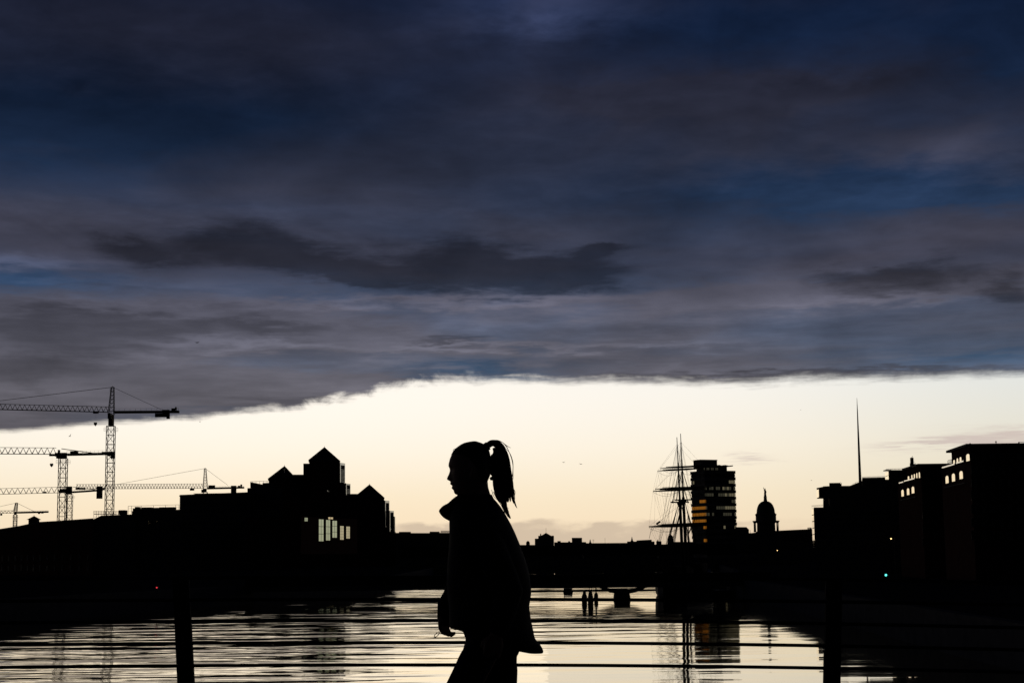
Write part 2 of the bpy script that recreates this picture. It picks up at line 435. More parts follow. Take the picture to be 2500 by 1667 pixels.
# ------------------------------------------------------------------ banks
LQ = [(-104, -150), (-92, 60), (-71, 205), (-48, 300), (-31, 372), (-31, 650), (-20, 900), (-5, 1150)]
RQ = [(30, -150), (35, 130), (39.5, 240), (40.3, 285), (43.5, 335), (60, 450), (80, 650), (92, 900), (60, 1150)]
def bank(line, side):
    m_ = MB()
    far = -6000 if side < 0 else 6000
    for (x0, y0), (x1, y1) in zip(line[:-1], line[1:]):
        m_.add([(x0, y0, GROUND), (x1, y1, GROUND), (far, y1, GROUND), (far, y0, GROUND)], [(0, 1, 2, 3)])
    return m_
gmesh = bank(LQ, -1)
r_ = bank(RQ, 1); gmesh.add(r_.v, r_.f)
gmesh.add([(-6000, 1150, GROUND), (6000, 1150, GROUND), (6000, 9000, GROUND), (-6000, 9000, GROUND)], [(0, 1, 2, 3)])
gd = gmesh.build('ground', 'asphalt', fix=False); gd['kind'] = 'structure'

def quay(line, side, label):
    q = thing('quay_wall', label, 'quay wall', (line[2][0], line[2][1], 0))
    for (x0, y0), (x1, y1) in zip(line[:-1], line[1:]):
        a = Vector((x0, y0, 0)); b_ = Vector((x1, y1, 0)); d_ = (b_ - a).normalized(); nrm = Vector((d_.y, -d_.x, 0)) * (-side)
        MB().foot([(a.x, a.y), (b_.x, b_.y), (b_.x - nrm.x, b_.y - nrm.y), (a.x - nrm.x, a.y - nrm.y)], -2.0, GROUND + 0.02).build('wall', 'granite', q)
        m_ = MB()
        o1 = nrm * 0.12
        m_.foot([(a.x + o1.x, a.y + o1.y), (b_.x + o1.x, b_.y + o1.y), (b_.x - nrm.x, b_.y - nrm.y), (a.x - nrm.x, a.y - nrm.y)], GROUND + 0.03, GROUND + 0.35)
        m_.build('coping', 'granite', q)
quay(LQ, -1, 'granite quay wall along the left bank of the river below the cranes')
quay(RQ, 1, 'granite quay wall along the right bank of the river below the dome')

# walkway the camera and the person are on
bd = MB().box((-60, -6, DECK - 0.5), (60, 8.2, DECK)).build('walkway', 'asphalt'); bd['kind'] = 'structure'

# ------------------------------------------------------------------ bridge railing
def railing():
    r = thing('bridge_railing', 'dark metal bridge railing of thin rails and two posts behind the walking person', 'railing', (0, 7.5, DECK))
    def dist(py): return 7.42 - (1622 - py) / 540 * 0.27
    def sag(px): return 9.0 * ((px - 1080) / 1000.0) ** 2 if px > 1080 else 6.0 * ((px - 1080) / 1080.0) ** 2
    for i, (y, rad) in enumerate(((1408, 0.0076), (1462, 0.0076), (1513.5, 0.0076), (1567.5, 0.0076), (1622, 0.0076), (1677, 0.0076), (1732, 0.0076), (1788, 0.0076), (1844, 0.0076), (1900, 0.0076))):
        pts = [at(px, y + sag(px) * (1 if y > 1500 else 0.75), dist(y)) for px in range(-1900, 4500, 160)]
        MB().tube(pts, rad, 8).build('handrail' if i == 0 else 'rail', 'rail_metal', r, True)
    for pl in (447.5 - 1588, 447.5, 2035.5, 2035.5 + 1588):
        top = at(pl - (6 if pl < 1250 else 0), 1404 + sag(pl), dist(1404))
        # posts lean towards the walkway
        lean = 0.27
        bot = Vector((top.x, top.y + (top.z - DECK) * lean, DECK))
        if pl == 447.5: bot.x = at(449.5, 1530, dist(1530)).x
        sh = Vector((0.0355, 0, 0)); dp = Vector((0, 0.012, 0))
        m_ = MB()
        m_.add([top - sh - dp, top + sh - dp, top + sh + dp, top - sh + dp, bot - sh - dp, bot + sh - dp, bot + sh + dp * 5, bot - sh + dp * 5],
               [(0,1,2,3),(7,6,5,4),(0,4,5,1),(1,5,6,2),(2,6,7,3),(3,7,4,0)])
        p = m_.build('post', 'rail_metal', r)
        MB().box((bot.x - 0.09, bot.y - 0.08, DECK), (bot.x + 0.09, bot.y + 0.12, DECK + 0.015)).build('base_plate', 'rail_metal', p)
railing()

# ------------------------------------------------------------------ tower cranes
def lattice(mb, a, b, w, h, n, r, tri=False):
    """box (or triangular) lattice girder from a to b; w across, h up"""
    a = Vector(a); b = Vector(b); d = (b - a).normalized()
    if abs(d.z) > 0.7: u = Vector((1, 0, 0)); v = Vector((0, 1, 0))
    else: v = Vector((0, 0, 1)); u = d.cross(v).normalized()
    if tri: cs = [(-w/2, 0), (w/2, 0), (0, h)]
    else: cs = [(-w/2, -h/2), (w/2, -h/2), (w/2, h/2), (-w/2, h/2)]
    cor = [u * x + v * y for x, y in cs]; m_ = len(cor)
    for c in cor: mb.bar(a + c, b + c, r * 1.5)
    for i in range(n):
        p0 = a.lerp(b, i / n); p1 = a.lerp(b, (i + 1) / n); pm = a.lerp(b, (i + 0.5) / n)
        for j in range(m_):
            c0 = cor[j]; c1 = cor[(j + 1) % m_]
            if tri and j > 0:
                lo, hi = (c0, c1) if j == 1 else (c1, c0)
                mb.bar(p0 + lo, pm + hi, r); mb.bar(pm + hi, p1 + lo, r)
            else:
                mb.bar(p0 + c0, p1 + c1, r) if i % 2 == 0 else mb.bar(p0 + c1, p1 + c0, r)
                mb.bar(p1 + c0, p1 + c1, r)

def slab(px0, py0, px1, py1, d, dep):
    a = at(px0, py1, d); b_ = at(px1, py0, d)
    return MB().box((a.x, d - dep / 2, a.z), (b_.x, d + dep / 2, b_.z))

def crane(label, d, mpx, mpy, mw, slew, jib, jib_h, nj, counter, weights, boxes, apex=None, pend=None, rear=None, trolley=None, hook=None, r=0.095, cab=None):
    K = r / 0.075
    base = at(mpx, mpy, d)
    c = thing('tower_crane', label, 'crane', (base.x, d, GROUND), 'tower cranes over the left bank')
    zt = at(mpx, slew[3], d).z
    n = max(4, int((zt - GROUND) / (mw * 1.25)))
    m_ = MB(); lattice(m_, (base.x, d, GROUND), (base.x, d, zt), mw, mw, n, r)
    # ladder inside the mast
    for k in range(n * 3): m_.bar((base.x - 0.25, d, GROUND + k * (zt - GROUND) / n / 3), (base.x + 0.25, d, GROUND + k * (zt - GROUND) / n / 3), 0.025)
    m_.bar((base.x - 0.25, d, GROUND), (base.x - 0.25, d, zt), 0.035); m_.bar((base.x + 0.25, d, GROUND), (base.x + 0.25, d, zt), 0.035)
    m_.build('mast', 'crane_paint', c)
    MB().box((base.x - mw, d - mw, GROUND), (base.x + mw, d + mw, GROUND + 1.2)).build('base_block', 'concrete', c)
    x0, y0, x1, y1 = slew
    slab(x0 + 2, y0, x1 - 2, y1, d, mw * 0.9).build('slewing_ring', 'crane_paint', c)
    if cab:
        k = slab(*cab, d - mw * 0.9, 1.6).build('cab', 'crane_paint', c)
        slab(cab[0] + 1, cab[1] + 1, cab[2] - 1, (cab[1] + cab[3]) / 2, d - mw * 0.9 - 0.85, 0.06).build('cab_window', 'dark_glass', k)
    gm_ = MB(); z = at(mpx, slew[3] + 5, d).z     # service platform under the slewing ring
    s_ = mw * 0.78
    for q0, q1 in (((-s_, -s_), (s_, -s_)), ((s_, -s_), (s_, s_)), ((s_, s_), (-s_, s_)), ((-s_, s_), (-s_, -s_))):
        for dz_ in (0, 0.55, 1.1): gm_.bar((base.x + q0[0], d + q0[1], z - 1 + dz_), (base.x + q1[0], d + q1[1], z - 1 + dz_), 0.03)
        gm_.bar((base.x + q0[0], d + q0[1], z - 1), (base.x + q0[0], d + q0[1], z + 0.1), 0.03)
    gm_.build('service_platform', 'crane_paint', c)
    (jx0, jy0), (jx1, jy1), jd = jib
    a = at(jx0, jy0, d); e = at(jx1, jy1, d + jd)
    m_ = MB(); lattice(m_, a, e, 1.5, jib_h, nj, r * 0.8, True); m_.build('jib', 'crane_paint', c)
    (cx0, cy0), (cx1, cy1) = counter
    a2 = at(cx0, cy0, d); e2 = at(cx1, cy1, d)
    m_ = MB(); th = 0.32 * K
    for q in (-0.7, 0.7):
        m_.prism([a2 + Vector((0, q, -th)), e2 + Vector((0, q, -th)), e2 + Vector((0, q, th)), a2 + Vector((0, q, th))], (0, 0.2, 0))
    kk = 12
    for i in range(kk + 1):
        p = a2.lerp(e2, i / kk)
        m_.bar(p + Vector((0, -0.7, 0)), p + Vector((0, 0.8, 0)), 0.06); m_.bar(p + Vector((0, -0.75, 0)), p + Vector((0, -0.75, 1.15)), 0.028 * K)
    for hz in (0.65, 1.15): m_.bar(a2 + Vector((0, -0.75, hz)), e2 + Vector((0, -0.75, hz)), 0.028 * K)
    m_.build('counter_jib', 'crane_paint', c)
    for wq in weights: slab(*wq, d, 1.25).build('counterweight', 'ballast', c)
    for wq in boxes: slab(*wq, d, 1.2).build('winch', 'dark_metal', c)
    if apex:
        ax, ay, aw0, aw1 = apex
        tp = at(ax, ay, d); b0 = at(mpx, slew[1], d); b0 = Vector((base.x, d, b0.z))
        m_ = MB()
        cs = [(-1, -1), (1, -1), (1, 1), (-1, 1)]; nn = 7
        P = [[Vector((b0.x + (tp.x - b0.x) * i / nn, d, b0.z + (tp.z - b0.z) * i / nn)) + Vector((sx, sy, 0)) * ((aw0 + (aw1 - aw0) * i / nn) / 2) for sx, sy in cs] for i in range(nn + 1)]
        for i in range(nn):
            for j in range(4):
                m_.bar(P[i][j], P[i+1][j], r * 1.2); m_.bar(P[i][j], P[i+1][(j+1) % 4], r * 0.8); m_.bar(P[i+1][j], P[i+1][(j+1) % 4], r * 0.8)
        pl = P[-1][0].z - 1.0
        for sx in (-1, 1):
            m_.bar((tp.x + sx * 0.75, d - 0.6, pl - 0.6), (tp.x + sx * 0.75, d - 0.6, pl + 0.6), 0.04)
        for hz in (-0.6, 0, 0.6): m_.bar((tp.x - 0.75, d - 0.6, pl + hz), (tp.x + 0.75, d - 0.6, pl + hz), 0.04)
        m_.bar(tp, tp + Vector((0, 0, 0.4)), 0.12)
        m_.build('apex_tower', 'crane_paint', c)
        for lst in (pend, rear):
            if lst:
                (qx, qy), qd = lst
                for s2 in (-0.15, 0.15):
                    MB().bar(tp + Vector((0, s2, 0)), at(qx, qy, d + qd) + Vector((0, s2, 0)), 0.06 * K).build('tie_rod', 'dark_metal', c)
    elif rear:
        (q0, q1) = rear
        MB().bar(at(*q0, d), at(*q1, d), 0.14 * K).build('tie_rod', 'dark_metal', c)
    if trolley:
        tr = slab(*trolley, d, 1.3)
        tr.build('trolley', 'dark_metal', c)
        if hook:
            hp = at(hook[0], hook[1], d); hb = at(hook[0], hook[2], d); tz = at((trolley[0] + trolley[2]) / 2, trolley[3], d)
            m_ = MB()
            for s2 in (-0.2, 0.2): m_.bar((hp.x + s2, d, tz.z), (hp.x + s2, d, hp.z), 0.012)
            k = m_.build('hoist_rope', 'dark_metal', c)
            hw = 0.42 * K
            MB().prism([(hp.x - hw, d - 0.2, hp.z), (hp.x + hw, d - 0.2, hp.z), (hp.x + hw, d - 0.2, (hp.z + hb.z) / 2), (hp.x, d - 0.2, hb.z), (hp.x - hw, d - 0.2, (hp.z + hb.z) / 2)], (0, 0.4, 0)).build('hook_block', 'dark_metal', c)
    return c

crane('tallest tower crane, with pointed apex and sloping tie rods, rising furthest left of centre', 560, 269, 1140, 2.5,
      (264, 1012, 279, 1040), ((264, 1006), (-260, 1002 - 9), -20), 1.83, 44, ((279, 1006), (437, 1005)),
      [(379, 1009, 414, 1018), (397, 1000.5, 413.5, 1009), (407, 1018, 414, 1022)], [(419, 997, 428, 1006), (428, 993.5, 431, 1001)],
      apex=(275, 945, 1.9, 0.9), pend=((-150, 1003 - 7), -14), rear=((397, 1001), 0), trolley=(228, 1004, 240, 1009), hook=(233, 1031, 1040), cab=(264, 1009, 272, 1022))
crane('flat-top tower crane whose counterweight overlaps the mast of the tallest crane', 566, 153, 1180, 2.5,
      (137, 1105, 164, 1119), ((137, 1108.5), (-280, 1106), -10), 2.2, 28, ((164, 1109.5), (280, 1107)),
      [(249, 1102.5, 262, 1110), (262, 1102, 280, 1113), (271, 1113, 280, 1119)], [(172, 1101, 190, 1107.5), (142, 1098, 146, 1106)],
      rear=((150, 1095), (236, 1107)), trolley=(121, 1109.5, 133, 1113), hook=(126, 1131, 1140), cab=(135, 1105, 148, 1114))
crane('shorter flat-top tower crane with a big hanging block counterweight, mast beside another mast', 760, 169.5, 1235, 2.4,
      (160, 1187, 177, 1206), ((160, 1202), (-200, 1211), -6), 2.6, 26, ((177, 1201), (250, 1196)),
      [(236, 1186.5, 250, 1217), (250, 1190, 255, 1196)], [(185, 1190, 208, 1195), (145, 1196, 150, 1203)],
      rear=((178, 1188), (232, 1195)), trolley=(106, 1199.5, 113, 1204), cab=(147, 1193, 162, 1203))
crane('tower crane behind the flat-roofed block, jib pointing left under a long tie rod', 1050, 501, 1215, 2.5,
      (494, 1192, 506, 1201), ((496, 1191.5), (185, 1193), 0), 2.85, 44, ((506, 1192), (596, 1190)),
      [(564, 1185, 577, 1203)], [(509, 1184, 525, 1191), (581, 1185, 586, 1191), (587, 1182, 591, 1191)],
      apex=(501, 1143, 2.7, 1.0), pend=((285, 1182), 0), rear=((556, 1184), 0), trolley=(464, 1192, 474, 1197), cab=(492, 1194.5, 500, 1202), r=0.125)
crane('small distant tower crane near the left edge beside the rooftop cupola', 1300, 37, 1270, 2.5,
      (33, 1248, 42, 1256), ((34, 1252), (-160, 1254), -6), 2.0, 22, ((41, 1251), (118, 1249)),
      [(80, 1247.5, 88, 1252), (93, 1248, 98, 1254), (101, 1248, 106, 1253), (109, 1247.5, 117, 1251)], [],
      apex=(40.5, 1227, 2.5, 1.5), pend=((-60, 1249), -3), rear=((84, 1248), 0), trolley=(1, 1253, 5, 1258), r=0.16)

# ------------------------------------------------------------------ left bank buildings
def pix_windows(parent, x0, x1, y0, y1, nx, ny, d, m='dark_glass', fw=0.5, fh=0.55, proud=0.12):
    """rows of real windows (frame, pane) on a wall that faces the camera"""
    for j in range(ny):
        for i in range(nx):
            cx = x0 + (x1 - x0) * (i + 0.5) / nx; cy = y0 + (y1 - y0) * (j + 0.5) / ny
            hw = (x1 - x0) / nx * fw / 2; hh = (y1 - y0) / ny * fh / 2
            p = slab(cx - hw, cy - hh, cx + hw, cy + hh, d - proud / 2, proud).build('window', 'dark_metal', parent)
            slab(cx - hw * 0.86, cy - hh * 0.9, cx + hw * 0.86, cy + hh * 0.9, d - proud - 0.02, 0.04).build('pane', m, p)

# A: long low building, its front running towards the camera to the right
A = thing('terrace_building', 'long low building at the far left with a rising roofline', 'building', (-140, 560, GROUND))
pts = [(-60, 1298, 606), (0, 1291, 590), (48, 1283.5, 576), (92, 1274, 564), (145, 1271, 552), (228, 1265, 536)]
P = [at(*p) for p in pts]
m_ = MB()
for p, q in zip(P[:-1], P[1:]):
    off = radial(p, 12)
    m_.add([(p.x, p.y, GROUND), (q.x, q.y, GROUND), q, p, (p.x + off.x, p.y + off.y, GROUND), (q.x + off.x, q.y + off.y, GROUND), q + off, p + off],
           [(0,1,2,3),(5,4,7,6),(3,2,6,7),(0,3,7,4),(1,5,6,2)])
m_.build('wall', 'brick', A)
for k in range(len(P) - 1):
    p, q = P[k], P[k + 1]; dd = (q - p); L = dd.length; nn = max(2, int(L / 5)); un = Vector((q.x - p.x, q.y - p.y, 0)).normalized(); nr = Vector((un.y, -un.x, 0))
    if nr.y > 0: nr = -nr
    for i in range(nn):
        c = p.lerp(q, (i + 0.5) / nn)
        for z in (GROUND + 1.5, GROUND + 5.0):
            if z + 2.2 < c.z - 0.6:
                a = c - un * 0.7; e = c + un * 0.7
                w_ = MB().prism([(a.x, a.y, z), (e.x, e.y, z), (e.x, e.y, z + 1.9), (a.x, a.y, z + 1.9)], nr * 0.1).build('window', 'dark_metal', A)
                a = c - un * 0.6 + nr * 0.11; e = c + un * 0.6 + nr * 0.11
                MB().prism([(a.x, a.y, z + 0.1), (e.x, e.y, z + 0.1), (e.x, e.y, z + 1.8), (a.x, a.y, z + 1.8)], nr * 0.03).build('pane', 'shut_window', w_)
m_ = MB()
for p, q in zip(P[:-1], P[1:]):
    m_.prism([p + Vector((0, -0.1, -0.35)), q + Vector((0, -0.1, -0.35)), q + Vector((0, -0.1, 0.06)), p + Vector((0, -0.1, 0.06))], (0, -0.25, 0))
m_.build('parapet', 'stone', A)
# cupola
d = 572
l_, r2 = at(69, 1284, d), at(90, 1284, d); e = at(79.5, 1268, d); ap = at(79, 1258.5, d)
cw = (r2.x - l_.x) / 2; cc = Vector(((l_.x + r2.x) / 2, d + cw, 0))
cu = thing('roof_cupola', 'small square cupola with pyramid roof on the far left roofline', 'cupola', (cc.x, cc.y, l_.z - 1))
MB().box((cc.x - cw, cc.y - cw, l_.z - 1), (cc.x + cw, cc.y + cw, e.z)).build('wall', 'stone', cu)
ew = cw * 1.36
MB().add([(cc.x - ew, cc.y - ew, e.z), (cc.x + ew, cc.y - ew, e.z), (cc.x + ew, cc.y + ew, e.z), (cc.x - ew, cc.y + ew, e.z), (cc.x, cc.y, ap.z)],
         [(0,3,2,1), (0,1,4), (1,2,4), (2,3,4), (3,0,4)]).build('roof', 'slate', cu)
MB().bar((cc.x, cc.y, ap.z - 0.1), (cc.x, cc.y, ap.z + 0.35), 0.07).build('finial', 'dark_metal', cu)

# B: block with scaffolding on its roof
d = 540
Bb = thing('office_block', 'low flat office block under rooftop scaffolding, left of the tall plant room', 'building', (at(290, 1300, d).x, d, GROUND))
prof([(226, 1268), (247, 1258), (330, 1254.5), (330, 1400), (226, 1400)], d, 18).build('wall', 'concrete', Bb)
slab(293, 1245, 308, 1256, d + 6, 4).build('plant_box', 'concrete', Bb)
mass(200, 330, 1300, d + 1, 16).build('lower_wall', 'concrete', Bb)
sc = thing('roof_scaffold', 'see-through scaffold frame on the roof left of the tall crane mast foot', 'scaffold', (at(265, 1262, d - 0.5).x, d - 0.5, at(240, 1262, d).z))
tops, lows = 1246.5, 1266
for i, px in enumerate(range(229, 302, 6)):
    lo = 1266 - (px - 229) * 0.14
    for dd in (0, 1.2):
        MB().bar(at(px, lo, d + dd), at(px, tops, d + dd), 0.07).build('upright', 'dark_metal', sc)
for y in (1247.5, 1250.5, 1254):
    for dd in (0, 1.2): MB().bar(at(229, y, d + dd), at(301, y, d + dd), 0.07).build('ledger', 'dark_metal', sc)
MB().prism([at(229, 1253.5, d), at(282, 1253.5, d), at(282, 1255, d), at(229, 1255, d)], (0, 1.2, 0)).build('board', 'timber', sc)
for x in (229, 241): MB().bar(at(x, 1266, d), at(x + 12, 1254, d), 0.04).build('brace', 'dark_metal', sc)

# C: block with rooftop railing and plant
d = 546
Cb = thing('office_block', 'flat office block with rooftop guard rail and ducts beside the tall dark block', 'building', (at(380, 1300, d).x, d, GROUND))
mass(322, 446, 1247, d, 16, 1243).build('wall', 'concrete', Cb)
for q in ((327, 1240.5, 345, 1250), (348, 1238, 372, 1249), (374, 1239, 389, 1248), (391, 1237.5, 428, 1247), (332, 1237, 341, 1241)):
    slab(*q, d + 5, 3.5).build('plant_box', 'concrete', Cb)
m_ = MB()
for px in (313, 321, 345, 375, 404, 429, 437): m_.bar(at(px, 1250 if px > 325 else 1254, d + 0.4), at(px, 1232.5 + (437 - px) * 0.02, d + 0.4), 0.07)
m_.bar(at(313, 1235, d + 0.4), at(438, 1231.5, d + 0.4), 0.07); m_.bar(at(313, 1241, d + 0.4), at(438, 1238, d + 0.4), 0.035); m_.bar(at(313, 1248, d + 0.4), at(330, 1247, d + 0.4), 0.03)
m_.build('guard_rail', 'dark_metal', Cb)
for (x0, y0, x1, y1) in ((365, 1270, 373, 1279.5), (377.5, 1271, 382, 1275), (384, 1271.5, 390, 1274)):
    a = at(x0, y0, d - 0.6); bq = at(x1, y1, d - 0.6)
    wq = (bq.x - a.x)
    fr = MB().prism([(a.x, d - 0.1, bq.z), (bq.x + 0.2, d + 0.0, bq.z), (bq.x + 0.2, d, a.z), (a.x, d - 0.1, a.z)], (0, 0.15, 0)).build('window', 'dark_metal', Cb)
    MB().prism([(a.x, d - 0.25 - wq * 1.5, bq.z), (bq.x, d - 0.25, bq.z), (bq.x, d - 0.25, a.z), (a.x, d - 0.25 - wq * 1.5, a.z)], (-0.03, 0.02, 0)).build('pane', 'window_glass', fr)
pix_windows(Cb, 330, 440, 1285, 1350, 10, 3, d)

# D: tall dark block
d = 720
D = thing('office_block', 'tall flat-roofed dark block stepping up to the pyramid-roofed towers', 'building', (at(525, 1300, d).x, d, GROUND))
mass(439, 612, 1207.5, d, 24, 1200.5).build('wall', 'concrete', D)
slab(476.5, 1203.3, 611, 1206, d + 6, 8).build('roof_upstand', 'concrete', D)
pix_windows(D, 445, 606, 1222, 1346, 14, 8, d)
MB().prism([at(437.5, 1208.6, d - 0.25), at(613, 1201.6, d - 0.25), at(613, 1204.5, d - 0.25), at(437.5, 1211.5, d - 0.25)], (0, 0.2, 0)).build('parapet', 'stone', D)
d = 730
D2 = thing('office_block', 'stepped roof block with thin handrail left of the lower pyramid roof', 'building', (at(650, 1300, d).x, d, GROUND))
mass(604, 690, 1191, d, 20, 1190).build('wall', 'concrete', D2)
prof([(611, 1176), (641, 1182), (641, 1178.5), (668, 1178), (668, 1192), (611, 1192)], d + 2, 12).build('plant_room', 'concrete', D2)
m_ = MB()
for px in range(616, 660, 9): m_.bar(at(px, 1182, d + 1), at(px, 1174.5, d + 1), 0.09)
m_.bar(at(611, 1175, d + 1), at(657, 1173.6, d + 1), 0.09); m_.build('handrail', 'dark_metal', D2)
pix_windows(D2, 610, 690, 1206, 1350, 8, 8, d)

# ------------------------------------------------------------------ pyramid-roofed office complex
U = thing('pyramid_roof_offices', 'dark stepped office complex with three pyramid roofs and tall glass strips', 'building', (at(790, 1300, 805).x, 805, GROUND))
def tower(x0, x1, yeL, yeR, apx, apy, d, dep, name='tower'):
    a = at(x0, yeL, d); b_ = at(x1, yeR, d); zt = (a.z + b_.z) / 2
    wall = mass(x0, x1, yeL, d, dep, yeR).build(name, 'brick', U)
    u = radial(((a.x + b_.x) / 2, d), dep)
    ap = at(apx, apy, d + dep / 2)
    o = 0.35
    c0 = Vector((a.x - o, d - o, a.z)); c1 = Vector((b_.x + o, d - o, b_.z))
    c2 = c1 + u; c3 = c0 + u
    rf = MB().add([c0, c1, c2, c3, ap, c0 - Vector((0, 0, .3)), c1 - Vector((0, 0, .3)), c2 - Vector((0, 0, .3)), c3 - Vector((0, 0, .3))],
                  [(0,1,4), (1,2,4), (2,3,4), (3,0,4), (8,7,6,5), (0,5,6,1), (1,6,7,2), (2,7,8,3), (3,8,5,0)]).build('pyramid_roof', 'slate', U)
    m_ = MB()
    for c in (c0, c1): m_.bar(c, ap, 0.14)
    m_.build('ridge', 'copper', rf)
    MB().bar(ap - Vector((0, 0, .2)), ap + Vector((0, 0, 0.7)), 0.16, r2=0.05).build('finial', 'copper', rf)
    return wall
tower(755, 829, 1123, 1125.5, 792, 1091.5, 806, 15)
tower(656, 720, 1168.5, 1166, 694.6, 1137.5, 812, 13)
tower(868, 937, 1212, 1215, 902, 1182.6, 800, 14)
mass(740.6, 760, 1131, 810, 14).build('tower_step', 'brick', U)
mass(690, 760, 1158, 814, 14).build('middle_block', 'brick', U)
mass(640, 845, 1182, 815, 20, 1180).build('middle_block', 'brick', U)
mass(660, 884, 1206, 818, 20, 1205).build('lower_block', 'brick', U)
mass(826, 845, 1177, 807, 10, 1179).build('tower_step', 'brick', U)
mass(640, 938, 1217, 800.5, 12).build('front_block', 'brick', U)

ANG = math.radians(20)
def oblique(x0, x1, ytop, ybot, d):
    """upright strip of facade running back to the right, catching the sky"""
    a = at(x0, ytop, d); lat = (x1 - x0) / F * d
    d2 = d + lat / math.tan(ANG)
    b_ = at(x1, ytop, d2); b_.z = a.z
    zb = at(x0, ybot, d).z
    return Vector((a.x, a.y, zb)), Vector((b_.x, b_.y, zb)), a.z, zb
def louvre(x0, x1, ytop, ybot, d, fr=0.22, n=14, head=0.12):
    a, b_, zt, zb = oblique(x0, x1, ytop, ybot, d)
    u = (b_ - a); L = u.length; u.normalize(); nr = Vector((u.y, -u.x, 0))
    H = zt - zb
    p = MB().prism([a, b_, b_ + Vector((0, 0, H)), a + Vector((0, 0, H))], -nr * 1.5).build('louvre_panel', 'slate', U)
    def q(u0, u1, z0, z1, off, m, nm):
        A_ = a + u * (L * u0) + nr * off; B_ = a + u * (L * u1) + nr * off
        MB().prism([A_ + Vector((0, 0, z0)), B_ + Vector((0, 0, z0)), B_ + Vector((0, 0, z1)), A_ + Vector((0, 0, z1))], nr * 0.12).build(nm, m, p)
    q(0, 0.12, 0, H, 0.02, 'pale_metal', 'frame'); q(0.93, 1, 0, H, 0.02, 'pale_metal', 'frame'); q(0.12, 0.93, H * (1 - head), H, 0.02, 'pale_metal', 'frame')
    for i in range(n):
        z = H * (1 - head) * (i + 0.5) / n
        if i < n - 3: q(0.14, 0.91, z - H / n * 0.12, z + H / n * 0.12, 0.03, 'grey_glass', 'slat')
louvre(830, 842, 1129, 1177, 806, n=14)
louvre(844.5, 855, 1179.5, 1208, 808, n=8)
louvre(940, 950, 1221, 1295, 799, n=4, head=0.08)
louvre(951, 961, 1246, 1297, 797, n=4, head=0.08)
louvre(961.8, 964, 1260, 1298, 796, n=3, head=0.05)
mass(930, 966, 1262, 803, 10, 1298).build('end_block', 'brick', U)
# glass strips on the river front
fa, fb, fzt, fzb = oblique(735, 872, 1260, 1352, 682)
u = (fb - fa).normalized(); nr = Vector((u.y, -u.x, 0))
MB().prism([fa, fb, fb + Vector((0, 0, fzt - fzb)), fa + Vector((0, 0, fzt - fzb))], -nr * 25).build('river_wing', 'brick', U)
def strip(x0, x1, y0, y1, m='green_glass', rows=3):
    def hit(px, py):
        v = ray(px, py); o_ = Vector((0, 0, CAMZ))
        tt = (fa + nr * 0.12 - o_).dot(nr) / v.dot(nr)
        return o_ + v * tt
    A_ = hit(x0, y0); B_ = hit(x1, y0); zt = A_.z; zb = hit((x0 + x1) / 2, y1).z
    w_ = MB().prism([(A_.x, A_.y, zb), (B_.x, B_.y, zb), (B_.x, B_.y, zt), (A_.x, A_.y, zt)], -nr * 0.1).build('window', 'dark_metal', U)
    for i in range(rows):
        z0 = zb + (zt - zb) * (i + 0.03) / rows; z1 = zb + (zt - zb) * (i + 0.97) / rows
        for j in range(2):
            p0 = A_.lerp(B_, 0.5 * j + 0.03) + nr * 0.02; p1 = A_.lerp(B_, 0.5 * j + 0.47) + nr * 0.02
            MB().prism([(p0.x, p0.y, z0), (p1.x, p1.y, z0), (p1.x, p1.y, z1), (p0.x, p0.y, z1)], nr * 0.04).build('pane', m, w_)
strip(778, 790, 1266.5, 1321)
strip(795.5, 806, 1268, 1319)
strip(811, 822.5, 1270, 1312)
strip(801, 813, 1261.5, 1267, 'window_glass', 1)
strip(830, 839, 1283, 1317, 'pale_glass', 5)
strip(845, 854, 1284.5, 1314, 'pale_glass', 5)
strip(743, 751, 1253 + 10, 1272, 'green_glass', 2)
# canopies and glazed gable bits higher up
def glint(x0, x1, y0, y1, d, m='window_glass', slope=0):
    lat = (x1 - x0) / F * d; d2 = d + lat / math.tan(ANG)
    a = at(x0, y1, d); b_ = at(x1, y1 + slope, d2); a2 = at(x0, y0, d); b2 = at(x1, y0 + slope, d2)
    n_ = (b_ - a).cross(Vector((0, 0, 1))).normalized()
    MB().prism([a, b_, b2, a2], -n_ * 0.12).build('pane', m, U)
glint(891, 906, 1246.5, 1254, 795, 'window_glass', 2)
glint(903, 917, 1254.5, 1257.5, 794, 'grey_glass', 2)
glint(799, 812, 1196, 1199, 795, 'grey_glass', 5)
glint(921, 932, 1287, 1289.5, 794, 'grey_glass', 1)
for (x0, x1, y0, y1) in ((673, 680, 1171, 1177), (683, 688, 1167.5, 1171), (690, 697, 1164.5, 1168), (699, 704, 1161.5, 1168), (694, 695.5, 1143, 1153)):
    glint(x0, x1, y0, y1, 808, 'pale_metal')

# far left-of-centre roofs
d = 980
for (x0, x1, y, lb) in ((962, 975, 1300, 'low distant roof right of the pyramid-roofed offices'), (974, 1003, 1297.5, 'distant flat-roofed block left of the walking person'),
                        (1000, 1052, 1300.5, 'long low distant roof just left of the person'), (1049, 1073, 1297, 'distant flat block close to the person\'s chest'),
                        (1073, 1120, 1300, 'distant roof with lattice railing touching the person\'s chest')):
    o = mass(x0, x1, y, d, 18).build('distant_building', 'stone')
    tag(o, lb, 'building', 'distant buildings on the horizon'); d += 3
m_ = MB()
a, b_ = at(1076, 1299, 990), at(1100, 1299, 990)
lattice(m_, a, b_, 0.8, 0.9, 9, 0.09, True)
tag(m_.build('roof_truss', 'dark_metal'), 'thin lattice railing on the distant roof at the person\'s chest', 'railing')

